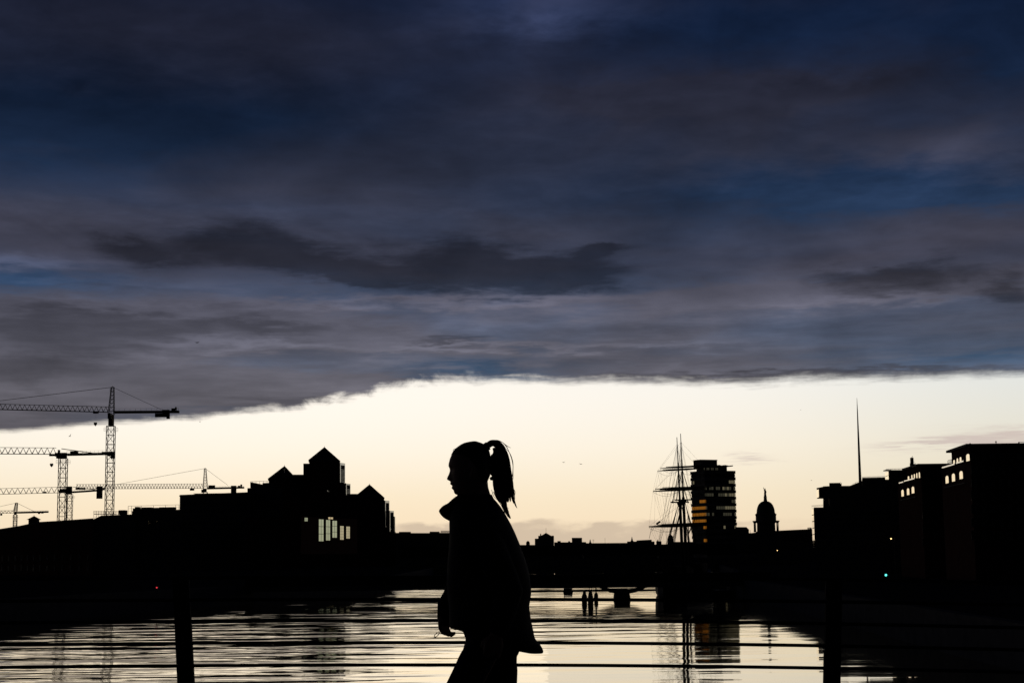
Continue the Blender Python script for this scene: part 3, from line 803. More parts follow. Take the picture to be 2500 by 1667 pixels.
# ------------------------------------------------------------------ distant skyline between person and ship
d = 1120
far = []
def farb(x0, x1, y, lb, y2=None, m='stone'):
    global d
    o = mass(x0, x1, y, d, 20, y2).build('distant_building', m)
    d += 4
    return tag(o, lb, 'building', 'distant buildings on the horizon')
farb(1230, 1306, 1329.5, 'lowest distant roof right behind the walking person\'s back')
farb(1353, 1397, 1323, 'low distant roof between the gabled block and the square block')
farb(1361, 1369, 1320, 'tiny raised roof box right of the gabled distant block')
farb(1387, 1392, 1320.5, 'tiny roof stack left of the square distant block')
farb(1396, 1421, 1312, 'square distant block standing clear above its neighbours')
farb(1421, 1431, 1322.5, 'low step right of the square distant block')
farb(1429, 1533, 1325.3, 'long flat distant roof in the middle of the skyline', 1324.5)
farb(1531, 1556, 1321, 'distant roof carrying a thin pinnacle')
farb(1554, 1591, 1318.5, 'distant flat-roofed block left of the ship', 1316.5)
farb(1589, 1598, 1321, 'low distant step between flat block and ship')
farb(1596, 1634, 1329, 'low distant roof left of the small dome')
farb(1602, 1615, 1320.5, 'small distant block with a roof figure left of the small dome')
farb(1640, 1700, 1322, 'distant roof behind the ship masts')
# cupola
def lathe_at(px, py_top, py_bot, halfpx, d, pr, name, m, lb, cat):
    top = at(px, py_top, d); bot = at(px, py_bot, d); r = halfpx / F * d; H = top.z - bot.z
    o = MB().lathe((bot.x, d), [(r * a_, bot.z + H * h_) for a_, h_ in pr], 20).build(name, m, None, True)
    return tag(o, lb, cat)
domep = [(1, -0.6), (1, 0.42), (1.04, 0.46), (0.98, 0.5), (0.9, 0.66), (0.68, 0.82), (0.38, 0.92), (0.14, 0.95), (0.12, 1.0)]
lathe_at(1289, 1319.5, 1330, 4.6, 1118, domep, 'roof_cupola', 'copper', 'little round cupola on the low roof behind the person', 'cupola')
lathe_at(1637.5, 1304.5, 1330, 7.6, 1150, [(1.1, -0.3), (1.1, 0.1), (1, 0.12), (1, 0.42), (0.97, 0.55), (0.85, 0.74), (0.6, 0.9), (0.3, 0.97), (0.1, 1.0)], 'small_dome', 'copper', 'small dark dome left of the ship\'s masts', 'dome')
spirep = [(1.6, -0.4), (1.5, 0.1), (0.9, 0.3), (0.6, 0.42), (0.8, 0.5), (0.55, 0.62), (0.3, 0.68), (0.5, 0.78), (0.3, 0.92), (0.05, 1.0)]
lathe_at(1441, 1316, 1326, 2.4, 1125, spirep, 'roof_pinnacle', 'stone', 'small pinnacle right of the square distant block', 'pinnacle')
lathe_at(1543, 1310, 1322, 2.6, 1128, spirep, 'roof_pinnacle', 'stone', 'thin pinnacle on the distant roof left of the ship', 'pinnacle')
lathe_at(1605.5, 1316, 1322, 1.6, 1160, spirep, 'roof_figure', 'stone', 'little figure on the distant roof next to the small dome', 'statue')
G = thing('gabled_building', 'distant gabled block with flagpole right of the person', 'building', (at(1330, 1330, 1105).x, 1105, GROUND))
prof([(1305.7, 1345), (1305.7, 1314), (1314, 1314), (1314, 1307.5), (1322, 1306.5), (1333, 1300), (1346, 1307.3), (1350.5, 1306.5), (1352.5, 1308), (1352.5, 1345)], 1105, 22).build('wall', 'stone', G)
mass(1306, 1352, 1320, 1106, 20).build('lower_wall', 'stone', G)
prof([(1318.5, 1310), (1318.5, 1303.5), (1320.5, 1301), (1321.5, 1305), (1321.5, 1310)], 1105.5, 1.2).build('chimney', 'brick', G)
MB().bar(at(1333, 1301, 1112), at(1333, 1288, 1112), 0.11).build('flagpole', 'dark_metal', G)
for px, yt, yb in ((1448, 1317, 1327), (1477, 1313, 1327)):
    a = at(px, yb, 1140); b_ = at(px, yt, 1140)
    m_ = MB().bar(a - Vector((0, 0, 4)), b_, 0.10)
    if px == 1448:
        m_.bar(b_ + Vector((-0.6, 0, 0)), b_ + Vector((0.6, 0, 0)), 0.1); m_.bar(b_ + Vector((0.5, 0, 0)), b_ + Vector((0.5, 0, -1.2)), 0.1)
    tag(m_.build('roof_aerial', 'dark_metal'), 'aerial beside the small pinnacle' if px == 1448 else 'thin bare pole on the long flat distant roof', 'aerial')

# ------------------------------------------------------------------ far bridges
rb = thing('rail_bridge', 'dark girder bridge closing the river below the distant skyline', 'bridge', (40, 880, 0))
MB().box((-60, 876, 7.0), (140, 884, 12.3)).build('girder', 'dark_metal', rb)
for x in (-2, 38, 78): MB().box((x - 1.5, 877, -2), (x + 1.5, 883, 7.0)).build('pier', 'stone', rb)
m_ = MB()
for x in range(-60, 140, 4): m_.box((x, 875.7, 7.2), (x + 0.4, 875.98, 12.1))
m_.build('stiffeners', 'dark_metal', rb)['kind'] = 'stuff'
tb = thing('road_bridge', 'low concrete road bridge across the river under the girder bridge', 'bridge', (30, 640, 0))
MB().box((-45, 636, 2.9), (110, 644, 4.3)).build('deck', 'concrete', tb)
MB().box((-45, 635.7, 4.31), (110, 635.95, 6.0)).build('parapet', 'concrete', tb)
MB().box((-45, 636.2, 0.6), (110, 644, 2.89)).build('beam', 'concrete', tb)
for x in (0, 48): MB().box((x - 1.6, 636.5, -2), (x + 1.6, 643.5, 2.9)).build('pier', 'concrete', tb)

# ------------------------------------------------------------------ footbridge over the river
fbz = at(1400, 1434, 300).z     # underside of the deck
FB = thing('footbridge', 'low dark footbridge with curved arms on stubby piers across the river', 'bridge', (10, 300, 0))
MB().box((-48.5, 297.5, fbz), (46, 302.5, fbz + 0.9)).build('deck', 'concrete', FB)
m_ = MB()
for x in range(-48, 46, 2):
    m_.box((x, 297.5, fbz + 0.9), (x + 0.06, 297.58, fbz + 2.3)); m_.box((x, 302.42, fbz + 0.9), (x + 0.06, 302.5, fbz + 2.3))
m_.build('balusters', 'dark_metal', FB)['kind'] = 'stuff'
for y in (297.5, 302.44):
    for i, z in ((0, 0.88), (3, 2.3)):
        MB().box((-48.5, y - 0.02, fbz + z), (46, y + 0.08, fbz + z + (0.1 if i == 3 else 1.40))).build('handrail' if i == 3 else 'side_panel', 'dark_metal', FB)
def fpier(pc):
    bot = at(pc, 1461.5, 298); hw = 17 / F * 298
    c = bot.x
    tp = at(pc, 1437.5, 298).z
    MB().prism([(c - hw * 1.08, 297.2, -2), (c + hw * 1.08, 297.2, -2), (c + hw * 1.08, 297.2, 0.35), (c + hw, 297.2, 0.9), (c + hw * 0.9, 297.2, tp), (c - hw * 0.9, 297.2, tp), (c - hw, 297.2, 0.9), (c - hw * 1.08, 297.2, 0.35)], (0, 5.6, 0)).build('pier', 'concrete', FB)
    for sgn in (-1, 1):
        up = []; dn = []
        for i in range(13):
            s_ = i / 12
            x = pc + sgn * (14 + 46 * s_)
            yd = 1448 - 15.5 * s_ ** 1.7
            yu = yd - (10.5 - 3 * s_)
            dn.append(at(x, yd, 298.5)); up.append(at(x, yu, 298.5))
        m_ = MB()
        for i in range(12):
            m_.add([dn[i], dn[i+1], up[i+1], up[i]] + [p + Vector((0, 3.4, 0)) for p in (dn[i], dn[i+1], up[i+1], up[i])],
                   [(0,1,2,3), (7,6,5,4), (0,4,5,1), (3,2,6,7)] + ([(0,3,7,4)] if i == 0 else []) + ([(1,5,6,2)] if i == 11 else []))
        m_.build('curved_arm', 'concrete', FB)
fpier(1520); fpier(1168)

# mooring piles in front of it, and booms
def pile(px, ytop, ybase, lb, kind):
    d = CAMZ / (-ray(px, ybase).z / ray(px, ybase).y)
    b0 = at(px, ybase, d); t0 = at(px, ytop, d); H = t0.z
    p = thing('mooring_pile', lb, 'mooring pile', (b0.x, d, -1.5), 'mooring piles by the footbridge')
    s = 1 / F * d
    if kind == 0:
        pr = [(6.5, -1.5), (6.5, H * 0.5), (5.2, H * 0.62), (4.0, H * 0.68)]
        cap = [(3.6, H * 0.68), (3.9, H * 0.8), (3.0, H * 0.95), (1.2, H)]
    elif kind == 1:
        pr = [(7.2, -1.5), (6.8, H * 0.4), (5.4, H * 0.62), (4.2, H * 0.78)]
        cap = [(4.2, H * 0.78), (3.4, H * 0.92), (2.2, H)]
    else:
        pr = [(5.0, -1.5), (5.0, H * 0.42), (3.6, H * 0.56), (1.5, H * 0.60)]
        cap = [(1.5, H * 0.60), (1.4, H * 0.95), (0.6, H)]
    MB().lathe((b0.x, d), [(r * s, z) for r, z in pr], 14).build('shaft', 'timber', p, True)
    MB().lathe((b0.x, d), [(r * s, z) for r, z in cap], 12).build('cap', 'dark_metal', p, True)
    if kind == 1:
        for o_ in (-2.6, 3.2): MB().bar((b0.x + o_ * s, d, H * 0.9), (b0.x + o_ * s, d, H * 1.12), 0.06).build('marker_rod', 'dark_metal', p)
    for k_ in range(3): MB().lathe((b0.x, d), [(pr[0][0] * s + 0.03, 0.25 + k_ * 0.28), (pr[0][0] * s + 0.03, 0.33 + k_ * 0.28)], 14).build('iron_band', 'dark_metal', p)
pile(1427, 1440, 1469, 'round-shouldered left one of three mooring piles near the footbridge', 0)
pile(1442, 1438.5, 1472, 'broad middle mooring pile with marker rods near the footbridge', 1)
pile(1455.5, 1433, 1466, 'bottle-shaped right one of three mooring piles near the footbridge', 2)
def boom(x0, x1, y0, y1, lb):
    d0 = CAMZ / (-ray(x0, y0).z / ray(x0, y0).y); d1 = CAMZ / (-ray(x1, y1).z / ray(x1, y1).y)
    a = at(x0, y0, d0); b_ = at(x1, y1, d1)
    tag(MB().tube([(a.x, a.y, 0.02), ((a.x + b_.x) / 2, (a.y + b_.y) / 2 + 1.0, 0.02), (b_.x, b_.y, 0.02)], 0.24, 8).build('floating_boom', 'timber'), lb, 'boom')
boom(1290, 1618, 1443, 1440, 'thin dark floating boom on the bright water under the footbridge')
boom(930, 1075, 1472.5, 1469.5, 'thin dark floating boom on the water left of the person')
pa = at(1376, 1444, 352); pb = at(1398, 1444, 352)
PT = thing('pontoon', 'small dark moored pontoon at the boom left of the mooring piles', 'pontoon', (pa.x, 352, 0))
MB().box((pa.x, 350.5, -0.3), (pb.x, 354, 0.3)).build('float', 'timber', PT)
MB().box((pa.x + 0.1, 351, 0.3), (pb.x - 0.1, 353.5, 1.0)).build('shed', 'dark_metal', PT)
MB().bar((pa.x + 0.05, 350.8, -1.5), (pa.x + 0.05, 350.8, 1.6), 0.07).build('guide_pole', 'dark_metal', PT)

# ------------------------------------------------------------------ tall ship
def ship():
    d = 336
    c = at(1663, 1330, d).x
    S = thing('tall_ship', 'three-masted sailing ship with bare yards moored left of the tower block', 'ship', (c, d, 0))
    HD = Vector((0.30, 0.954, 0)).normalized()       # stern away from the camera
    AC = Vector((HD.y, -HD.x, 0))
    o0 = Vector((c, d, 0))
    def pt(l, a, z): return o0 + HD * l + AC * a + Vector((0, 0, z))
    # hull, bow towards the camera
    loops = []
    for l, hw, sheer in ((-17, 0.25, 4.6), (-15, 1.7, 4.3), (-11, 3.1, 3.9), (-5, 3.8, 3.5), (3, 3.9, 3.4), (11, 3.7, 3.7), (17, 3.0, 4.3), (19, 2.6, 4.7)):
        L = []
        for s_ in (-1, 1):
            prf = [(1.0, sheer), (1.03, sheer * 0.55), (0.97, 0.4), (0.7, -1.0), (0.1, -2.0)]
            if s_ > 0: prf = prf[::-1]
            for w_, z in prf: L.append(pt(l, s_ * hw * w_, z))
        loops.append(L)
    MB().loops(loops).build('hull', 'hull_paint', S)
    for s_ in (-1, 1):
        m_ = MB(); m_.tube([pt(l, s_ * hw * 1.0, z + 0.12) for l, hw, z in ((-17, 0.25, 4.6), (-15, 1.7, 4.3), (-11, 3.1, 3.9), (-5, 3.8, 3.5), (3, 3.9, 3.4), (11, 3.7, 3.7), (17, 3.0, 4.3), (19, 2.6, 4.7))], 0.13, 6)
        m_.build('bulwark_rail', 'timber', S)
    for l0, l1, hw, h_ in ((-3, 1, 1.6, 1.7), (10, 16, 2.2, 2.2), (4, 6.5, 1.2, 1.3)):
        MB().prism([pt(l0, -hw, 3.2), pt(l1, -hw, 3.2), pt(l1, hw, 3.2), pt(l0, hw, 3.2)], (0, 0, h_ + 0.6)).build('deckhouse', 'timber', S)
    MB().bar(pt(-15, 0, 4.2), pt(-25, 0, 7.2), 0.3, 8, 0.14).build('bowsprit', 'timber', S)
    def mast(px_top, y_top, px_b, l, name='mast', r=0.34):
        tz = at(px_top, y_top, d + l * HD.y).z
        foot_ = at(px_b, 1335, d + l * HD.y); top_ = at(px_top, y_top, d + l * HD.y)
        # keep the mast upright up to a slight rake
        ax = Vector((foot_.x, d + l * HD.y, 1.5)); tx = Vector((foot_.x + (top_.x - foot_.x), d + l * HD.y, tz))
        H = tz - 1.5
        q = lambda f: ax.lerp(tx, f)
        m_ = MB(); m_.bar(q(0), q(0.58), r, 10, r * 0.85); m_.bar(q(0.52) , q(0.83), r * 0.62, 8, r * 0.45); m_.bar(q(0.79), q(1.0), r * 0.38, 8, r * 0.2)
        mm = m_.build(name, 'timber', S)
        return q, tz, mm
    def zat(px, py, l): return at(px, py, d + l * HD.y).z
    specs = []
    qf, zf, mf = mast(1652.5, 1067, 1667, -7.0)
    qm, zm, mmn = mast(1661.5, 1058, 1675.5, 1.0)
    qz, zz, mz = mast(1679, 1250, 1682, 10.0, r=0.26)
    def atz(q, z):
        a, b_ = q(0), q(1); return a.lerp(b_, (z - a.z) / (b_.z - a.z))
    Y = []
    def yard(q, l, y_left, x_left, y_mast, x_mast, r):
        dl = d + l * HD.y
        le = at(x_left, y_left, dl - 1.2); mp = atz(q, at(x_mast, y_mast, dl).z); mp = mp + Vector((0, -0.45, 0))
        le.y = dl - 2.6
        re = mp + (mp - le)
        pts_ = [le.lerp(re, k / 8) for k in range(9)]
        o_ = MB().tube(pts_, [r * 0.45, r * 0.7, r * 0.9, r, r, r, r * 0.9, r * 0.7, r * 0.45], 8).build('yard', 'timber', S, True)
        m_ = MB()   # furled gasket and jackstay bumps, foot rope
        m_.tube([p + Vector((0, -0.1, r + 0.05)) for p in pts_[1:-1]], 0.07, 5)
        for s0, s1 in ((0, 4), (4, 8)):
            a, b_ = pts_[s0], pts_[s1]
            m_.tube([a.lerp(b_, k / 6) - Vector((0, 0, 0.95 * math.sin(math.pi * k / 6) + r)) for k in range(7)], 0.022, 4)
        m_.build('foot_rope', 'rope', o_)
        Y.append((le, mp, re, q)); return le, mp, re
    y1 = yard(qf, -7, 1150, 1604, 1147, 1656, 0.14)
    y2 = yard(qm, 1, 1143.5, 1611, 1140.5, 1665, 0.14)
    y3 = yard(qf, -7, 1199.5, 1593, 1196, 1660, 0.18)
    y4 = yard(qm, 1, 1194, 1598.5, 1191.5, 1668, 0.18)
    y5 = yard(qf, -7, 1285.5, 1583, 1283, 1664, 0.27)
    y6 = yard(qm, 1, 1284.5, 1596, 1281, 1672, 0.27)
    for q, px, py, l in ((qf, 1661, 1226.5, -7), (qm, 1669, 1221, 1)):
        p = atz(q, zat(px, py, l)); m_ = MB()
        m_.prism([p + AC * -1.7 + HD * -0.9, p + AC * 1.7 + HD * -0.9, p + AC * 1.7 + HD * 0.9, p + AC * -1.7 + HD * 0.9], (0, 0, 0.22))
        m_.bar(p - Vector((0, 0, 0.8)), p, 0.35, 8, 0.7)
        m_.build('fighting_top', 'timber', S)
    # standing rigging: shrouds with ratlines, stays, lifts
    for q, px, l, ytop, ycr in ((qf, 1661, -7, 1228, 1150), (qm, 1669, 1, 1222, 1142)):
        zt = zat(px, ytop, l); zc_ = zat(px, ycr, l)
        m_ = MB()
        for s_ in (-1, 1):
            tp = atz(q, zt); feet = [pt(l + k * 0.9, s_ * 3.85, 3.6) for k in range(6)]
            for f_ in feet: m_.bar(f_, tp + AC * s_ * 0.25, 0.04)
            for k in range(1, 22):
                f_ = k / 23
                m_.bar(feet[0].lerp(tp, f_), feet[-1].lerp(tp, f_), 0.02)
            up = atz(q, zc_)
            tops_ = [tp + AC * s_ * 1.6 + HD * k * 0.5 for k in range(3)]
            for f_ in tops_: m_.bar(f_, up, 0.034)
            for k in range(1, 15):
                f_ = k / 16; m_.bar(tops_[0].lerp(up, f_), tops_[-1].lerp(up, f_), 0.018)
            tip = atz(q, q(0.96).z)
            m_.bar(tops_[1], atz(q, q(0.93).z), 0.025); m_.bar(feet[-1] + HD * 1.5, tip, 0.025); m_.bar(feet[-1] + HD * 2.3, up, 0.028)
        m_.build('shrouds', 'rope', S)
    m_ = MB()
    bs = pt(-24.5, 0, 7.1)
    for f_ in (0.56, 0.72, 0.82, 0.95):
        m_.bar(bs if f_ > 0.6 else pt(-15, 0, 4.5), qf(f_), 0.035); m_.bar(qf(f_ - 0.35), qm(f_), 0.032)
        m_.bar(qm(f_ * 0.5), qz(min(1, f_ + 0.1)), 0.028)
    for le, mp, re, q in Y:
        H = (mp.z - q(0).z)
        hi = atz(q, mp.z + 5.2)
        for e_ in (le, re):
            m_.bar(e_, hi, 0.013)                                    # lifts
            s_ = -1 if e_ is le else 1
            a, b_ = e_, pt(14, s_ * 3.4, 4.2)
            m_.tube([a.lerp(b_, k / 6) - Vector((0, 0, 1.1 * math.sin(math.pi * k / 6))) for k in range(7)], 0.012, 4)   # braces
            a2 = e_.lerp(mp, 0.12); m_.bar(a2, Vector((a2.x * 0.55 + mp.x * 0.45, a2.y, 3.9)), 0.011)
    for (u_, l_) in ((y1, y3), (y3, y5), (y2, y4), (y4, y6)):
        for i in (0, 2):
            m_.bar(u_[i], l_[i], 0.014); m_.bar(u_[i].lerp(u_[1], 0.45), l_[i].lerp(l_[1], 0.5), 0.012)
    m_.build('running_rigging', 'rope', S)
    # gaff on the mizzen and slung block on the fore yard
    MB().bar(qz(0.7), qz(0.7) + HD * 7 + Vector((0, 0, 3)), 0.13, 6, 0.08).build('gaff', 'timber', S)
    MB().bar(qz(0.25), qz(0.25) + HD * 8 + Vector((0, 0, 0.4)), 0.14, 6, 0.09).build('boom_spar', 'timber', S)
    a, b_ = at(1602.5, 1279, d - 9), at(1611.5, 1272.5, d - 9)
    MB().bar(a, b_, 0.2, 8).build('tackle_block', 'timber', S)
    MB().bar(at(1590, 1290, d - 9), at(1660, 1232, d - 9), 0.022).build('tackle_rope', 'rope', S)
    m_ = MB()
    for (x0, y0, x1, y1_) in ((1592, 1286, 1588, 1300), (1588, 1300, 1585, 1314), (1596, 1288, 1592, 1296)): m_.bar(at(x0, y0, d - 9.5), at(x1, y1_, d - 9.5), 0.05)
    m_.build('hanging_line', 'rope', S)
ship()

# gangway pontoon between ship and quay
gp = MB().box((38.9, 321, -0.4), (42.4, 333, 0.9)).build('landing_stage', 'timber')
tag(gp, 'low dark landing stage between the moored sailing ship and the right quay', 'landing stage')

# ------------------------------------------------------------------ tower block
def tower_block():
    d = 917
    corner = at(1720, 1148, d)
    c0 = Vector((corner.x, d, 0))
    th = math.radians(24)
    uf = Vector((math.cos(th), math.sin(th), 0)); ul = Vector((-math.sin(th), math.cos(th), 0))
    ZT = corner.z; W = 19.6
    def lenl(px): # distance along left face for a pixel column
        v = ray(px, 1250); v2 = Vector((v.x, v.y)); t_ = None
        # solve c0+ul*s = v*k
        det = ul.x * (-v2.y) - ul.y * (-v2.x)
        return (-(c0.x) * (-v2.y) + c0.y * (-v2.x)) / det
    def lenf(px):
        v = ray(px, 1250); det = uf.x * (-v.y) - uf.y * (-v.x)
        return (-(c0.x) * (-v.y) + c0.y * (-v.x)) / det
    WL = lenl(1687.5); WF = lenf(1798.5)
    T = thing('tower_block', 'tall dark tower block with amber glowing window bands and a wavy roof canopy', 'tower block', (c0.x, d, GROUND))
    def foot_(o1, o2, l1, l2):
        a = c0 + uf * o1 + ul * o2
        return [(a.x, a.y), ((a + uf * l1).x, (a + uf * l1).y), ((a + uf * l1 + ul * l2).x, (a + uf * l1 + ul * l2).y), ((a + ul * l2).x, (a + ul * l2).y)]
    MB().foot(foot_(0.5, 0.5, WF - 1, WL - 1), GROUND, ZT - 0.3).build('core', 'concrete', T)
    FH = 15.75 / F * d
    nfl = int((ZT - GROUND) / FH)
    for i in range(nfl):
        z1 = ZT - i * FH; z0 = z1 - FH * 0.46
        MB().foot(foot_(0, 0, WF, WL), z0, z1 - 0.01).build('floor_band', 'concrete', T)
        zw1 = z0; zw0 = z1 - FH
        # windows of this storey
        ymid = 1148 + (i + 0.73) * 15.75
        for face, U_, base_n, Lf in (('f', uf, -ul, WF), ('l', ul, -uf, WL)):
            nW = 14 if face == 'f' else 9
            for k in range(nW):
                s0 = Lf * (k + 0.1) / nW; s1 = Lf * (k + 0.9) / nW
                a = c0 + U_ * s0 - base_n * 0.35; b_ = c0 + U_ * s1 - base_n * 0.35
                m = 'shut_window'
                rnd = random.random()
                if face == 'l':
                    if i in (5, 6, 7) : m = 'amber_glow_window'
                    elif i == 4 and k < 5 and rnd < 0.65: m = 'amber_glow_window'
                    elif i in (8, 9, 10) and k < 2 and rnd < 0.8: m = 'amber_glow_window'
                    elif i == 1 and k == 7: m = 'pale_glow_window'
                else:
                    if i in (2, 3, 5) and rnd < 0.75: m = 'dim_glow_window'
                    if i in (2, 3, 5) and k > 7 and rnd < 0.45: m = 'pale_glow_window'
                    if i == 1 and k >= 11: m = 'pale_glow_window'
                    if i == 6 and rnd < 0.35: m = 'dim_glow_window'
                    if i == 8 and k in (8, 13): m = 'pale_glow_window'
                    if i == 4 and k > 11: m = 'dim_glow_window'
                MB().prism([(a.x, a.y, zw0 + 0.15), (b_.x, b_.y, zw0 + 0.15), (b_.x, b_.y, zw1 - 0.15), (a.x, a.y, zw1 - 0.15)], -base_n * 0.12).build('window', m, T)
    # recessed top storey, plant room, wavy canopy
    pz = at(1720, 1136, d).z
    MB().foot(foot_(2.2, 1.8, lenf(1782) - 2.2, WL * 0.68), ZT - 0.3, pz).build('top_storey', 'concrete', T)
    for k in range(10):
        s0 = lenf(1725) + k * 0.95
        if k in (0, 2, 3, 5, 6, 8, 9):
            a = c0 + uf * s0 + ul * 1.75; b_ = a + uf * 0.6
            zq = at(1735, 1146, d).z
            MB().prism([(a.x, a.y, zq), (b_.x, b_.y, zq), (b_.x, b_.y, zq + 1.2), (a.x, a.y, zq + 1.2)], -ul * 0.06).build('window', 'dim_glow_window', T)
    can = []
    n_ = 22
    s0, s1 = lenf(1691), lenf(1794)
    loop_t = []; loop_b = []
    for k in range(n_ + 1):
        f_ = k / n_; s_ = s0 + (s1 - s0) * f_
        z = at(1691 + (1794 - 1691) * f_, (1137.5 if f_ < 0.3 else 1134) - (4.0 * min(1, f_ / 0.3) if f_ < 0.3 else 0) , d).z + 0.22 * math.sin(f_ * 40)
        if f_ > 0.93: z = at(1790, 1135, d).z + 0.35 * (f_ - 0.93) / 0.07
        loop_t.append((s_, z))
    m_ = MB()
    for (sa, za), (sb, zb_) in zip(loop_t[:-1], loop_t[1:]):
        for o_ in (0,):
            a = c0 + uf * sa + ul * 0.5; b_ = c0 + uf * sb + ul * 0.5
            m_.add([(a.x, a.y, za - 0.55), (b_.x, b_.y, zb_ - 0.55), (b_.x, b_.y, zb_), (a.x, a.y, za)] +
                   [(p.x + ul.x * 15, p.y + ul.y * 15, z) for p, z in ((a, za - 0.55), (b_, zb_ - 0.55), (b_, zb_), (a, za))],
                   [(0,1,2,3), (7,6,5,4), (0,4,5,1), (3,2,6,7), (0,3,7,4), (1,5,6,2)])
    m_.build('roof_canopy', 'copper', T)
    pt_ = at(1740, 1121.5, d).z
    MB().foot(foot_(lenf(1720.5), 3, lenf(1761) - lenf(1720.5), 8), pz - 1.5, pt_).build('plant_room', 'concrete', T)
    MB().foot(foot_(lenf(1719.5), 2.8, lenf(1762) - lenf(1719.5), 8.4), pt_, pt_ + 0.25).build('plant_room_roof', 'copper', T)
tower_block()
d = 860
for (pts, lb) in (([(1795, 1345), (1795, 1286), (1822.5, 1286), (1828.5, 1292), (1828.5, 1345)], 'chamfered low block at the right foot of the tower block'),
                  ([(1826, 1345), (1826, 1300.5), (1836, 1300.5), (1849, 1298.5), (1849, 1345)], 'low roof between the tower block and the big dome')):
    o = prof(pts, d, 20); tag(o.build('quay_building', 'stone'), lb, 'building'); d += 6
o = MB().bar(at(1831.5, 1302, 858), at(1831.5, 1293, 858), 0.1)
tag(o.build('roof_aerial', 'dark_metal'), 'short pole right of the chamfered block', 'aerial')

# ------------------------------------------------------------------ domed custom house
def domed():
    d = 790
    K = 1 / F * d
    c = at(1877, 1292, d); cx, cy = c.x, d + 8
    z = lambda py: at(1877, py, cy).z
    T = thing('domed_building', 'long classical building with a tall dome topped by a statue', 'building', (cx, d, GROUND))
    s = cy / F
    MB().lathe((cx, cy), [(22.2 * s, z(1255)), (22 * s, z(1250)), (21.6 * s, z(1245)), (20 * s, z(1238)), (17.2 * s, z(1231.5)), (13 * s, z(1226.5)), (8 * s, z(1223.6)), (4 * s, z(1222.6))], 36).build('dome', 'copper', T, True)
    MB().lathe((cx, cy), [(24.6 * s, z(1272)), (24.6 * s, z(1258)), (25.6 * s, z(1257)), (25.6 * s, z(1254)), (23.5 * s, z(1253.6)), (22 * s, z(1251))], 36).build('drum', 'stone', T)
    MB().lathe((cx, cy), [(21 * s, GROUND), (21 * s, z(1273))], 36).build('inner_drum', 'stone', T)
    MB().lathe((cx, cy), [(30.5 * s, z(1275.5)), (30.8 * s, z(1274)), (32.2 * s, z(1273)), (32.4 * s, z(1270.6)), (24 * s, z(1270))], 36).build('entablature', 'stone', T)
    for k in range(20):
        t_ = 2 * math.pi * k / 20
        x, y = cx + 29 * s * math.cos(t_), cy + 29 * s * math.sin(t_)
        MB().lathe((x, y), [(1.7 * s, z(1298)), (1.5 * s, z(1294)), (1.25 * s, z(1277)), (1.8 * s, z(1275.4))], 8).build('column', 'stone', T, True)
    lant = MB().lathe((cx, cy), [(4.4 * s, z(1223.2)), (4.4 * s, z(1219)), (3.6 * s, z(1217.5)), (4.0 * s, z(1214)), (3.2 * s, z(1210)), (3.0 * s, z(1207.5))], 14).build('pedestal', 'stone', T)
    m_ = MB()
    m_.lathe((cx, cy), [(2.4 * s, z(1207.6)), (2.9 * s, z(1204)), (2.1 * s, z(1200)), (2.6 * s, z(1197)), (1.1 * s, z(1195)), (1.35 * s, z(1193.5)), (0.9 * s, z(1191.6))], 10)
    m_.bar((cx - 2 * s, cy, z(1197)), (cx - 3.4 * s, cy, z(1189)), 0.16); m_.bar((cx + 2 * s, cy, z(1198)), (cx + 2.8 * s, cy, z(1202)), 0.2)
    m_.build('statue', 'stone', T)
    a = at(1846, 1294, d); b_ = at(1984, 1289.5, d)
    MB().prism([(a.x, d, GROUND - 0.2), (b_.x + 6, d, GROUND - 0.2), (b_.x + 6, d, b_.z), (a.x, d, a.z - 0.6)], radial((a.x, d), 18)).build('wall', 'stone', T)
    ur = MB()
    for px in (1974, 1978, 1981):
        p = at(px, 1291, d); ur.lathe((p.x, d + 1), [(0.25, p.z - 0.3), (0.35, p.z + 0.5), (0.12, p.z + 0.7), (0.1, p.z + 1.0)], 8)
    ur.build('roof_urns', 'stone', T)
    for i in range(12):
        px = 1914 + i * 6
        p = at(px, 1312, d - 0.1); w_ = MB().box((p.x - 0.45, d - 0.12, p.z - 1.6), (p.x + 0.45, d + 0.1, p.z + 1.6)).build('window', 'dark_metal', T)
        MB().box((p.x - 0.36, d - 0.17, p.z - 1.5), (p.x + 0.36, d - 0.13, p.z + 1.5)).build('pane', 'dark_glass', w_)
domed()

# ------------------------------------------------------------------ spire
sp_t = at(2092, 971, 1262); sp_b = at(2101, 1185, 1262)
H_ = sp_t.z - GROUND
o = MB().lathe((sp_t.x, 1262), [(1.75, GROUND), (1.25, GROUND + H_ * 0.35), (0.75, GROUND + H_ * 0.7), (0.36, GROUND + H_ * 0.92), (0.10, GROUND + H_)], 20).build('steel_spire', 'steel_spire', None, True)
tag(o, 'very tall needle-thin steel spire rising behind the right-hand buildings', 'spire')

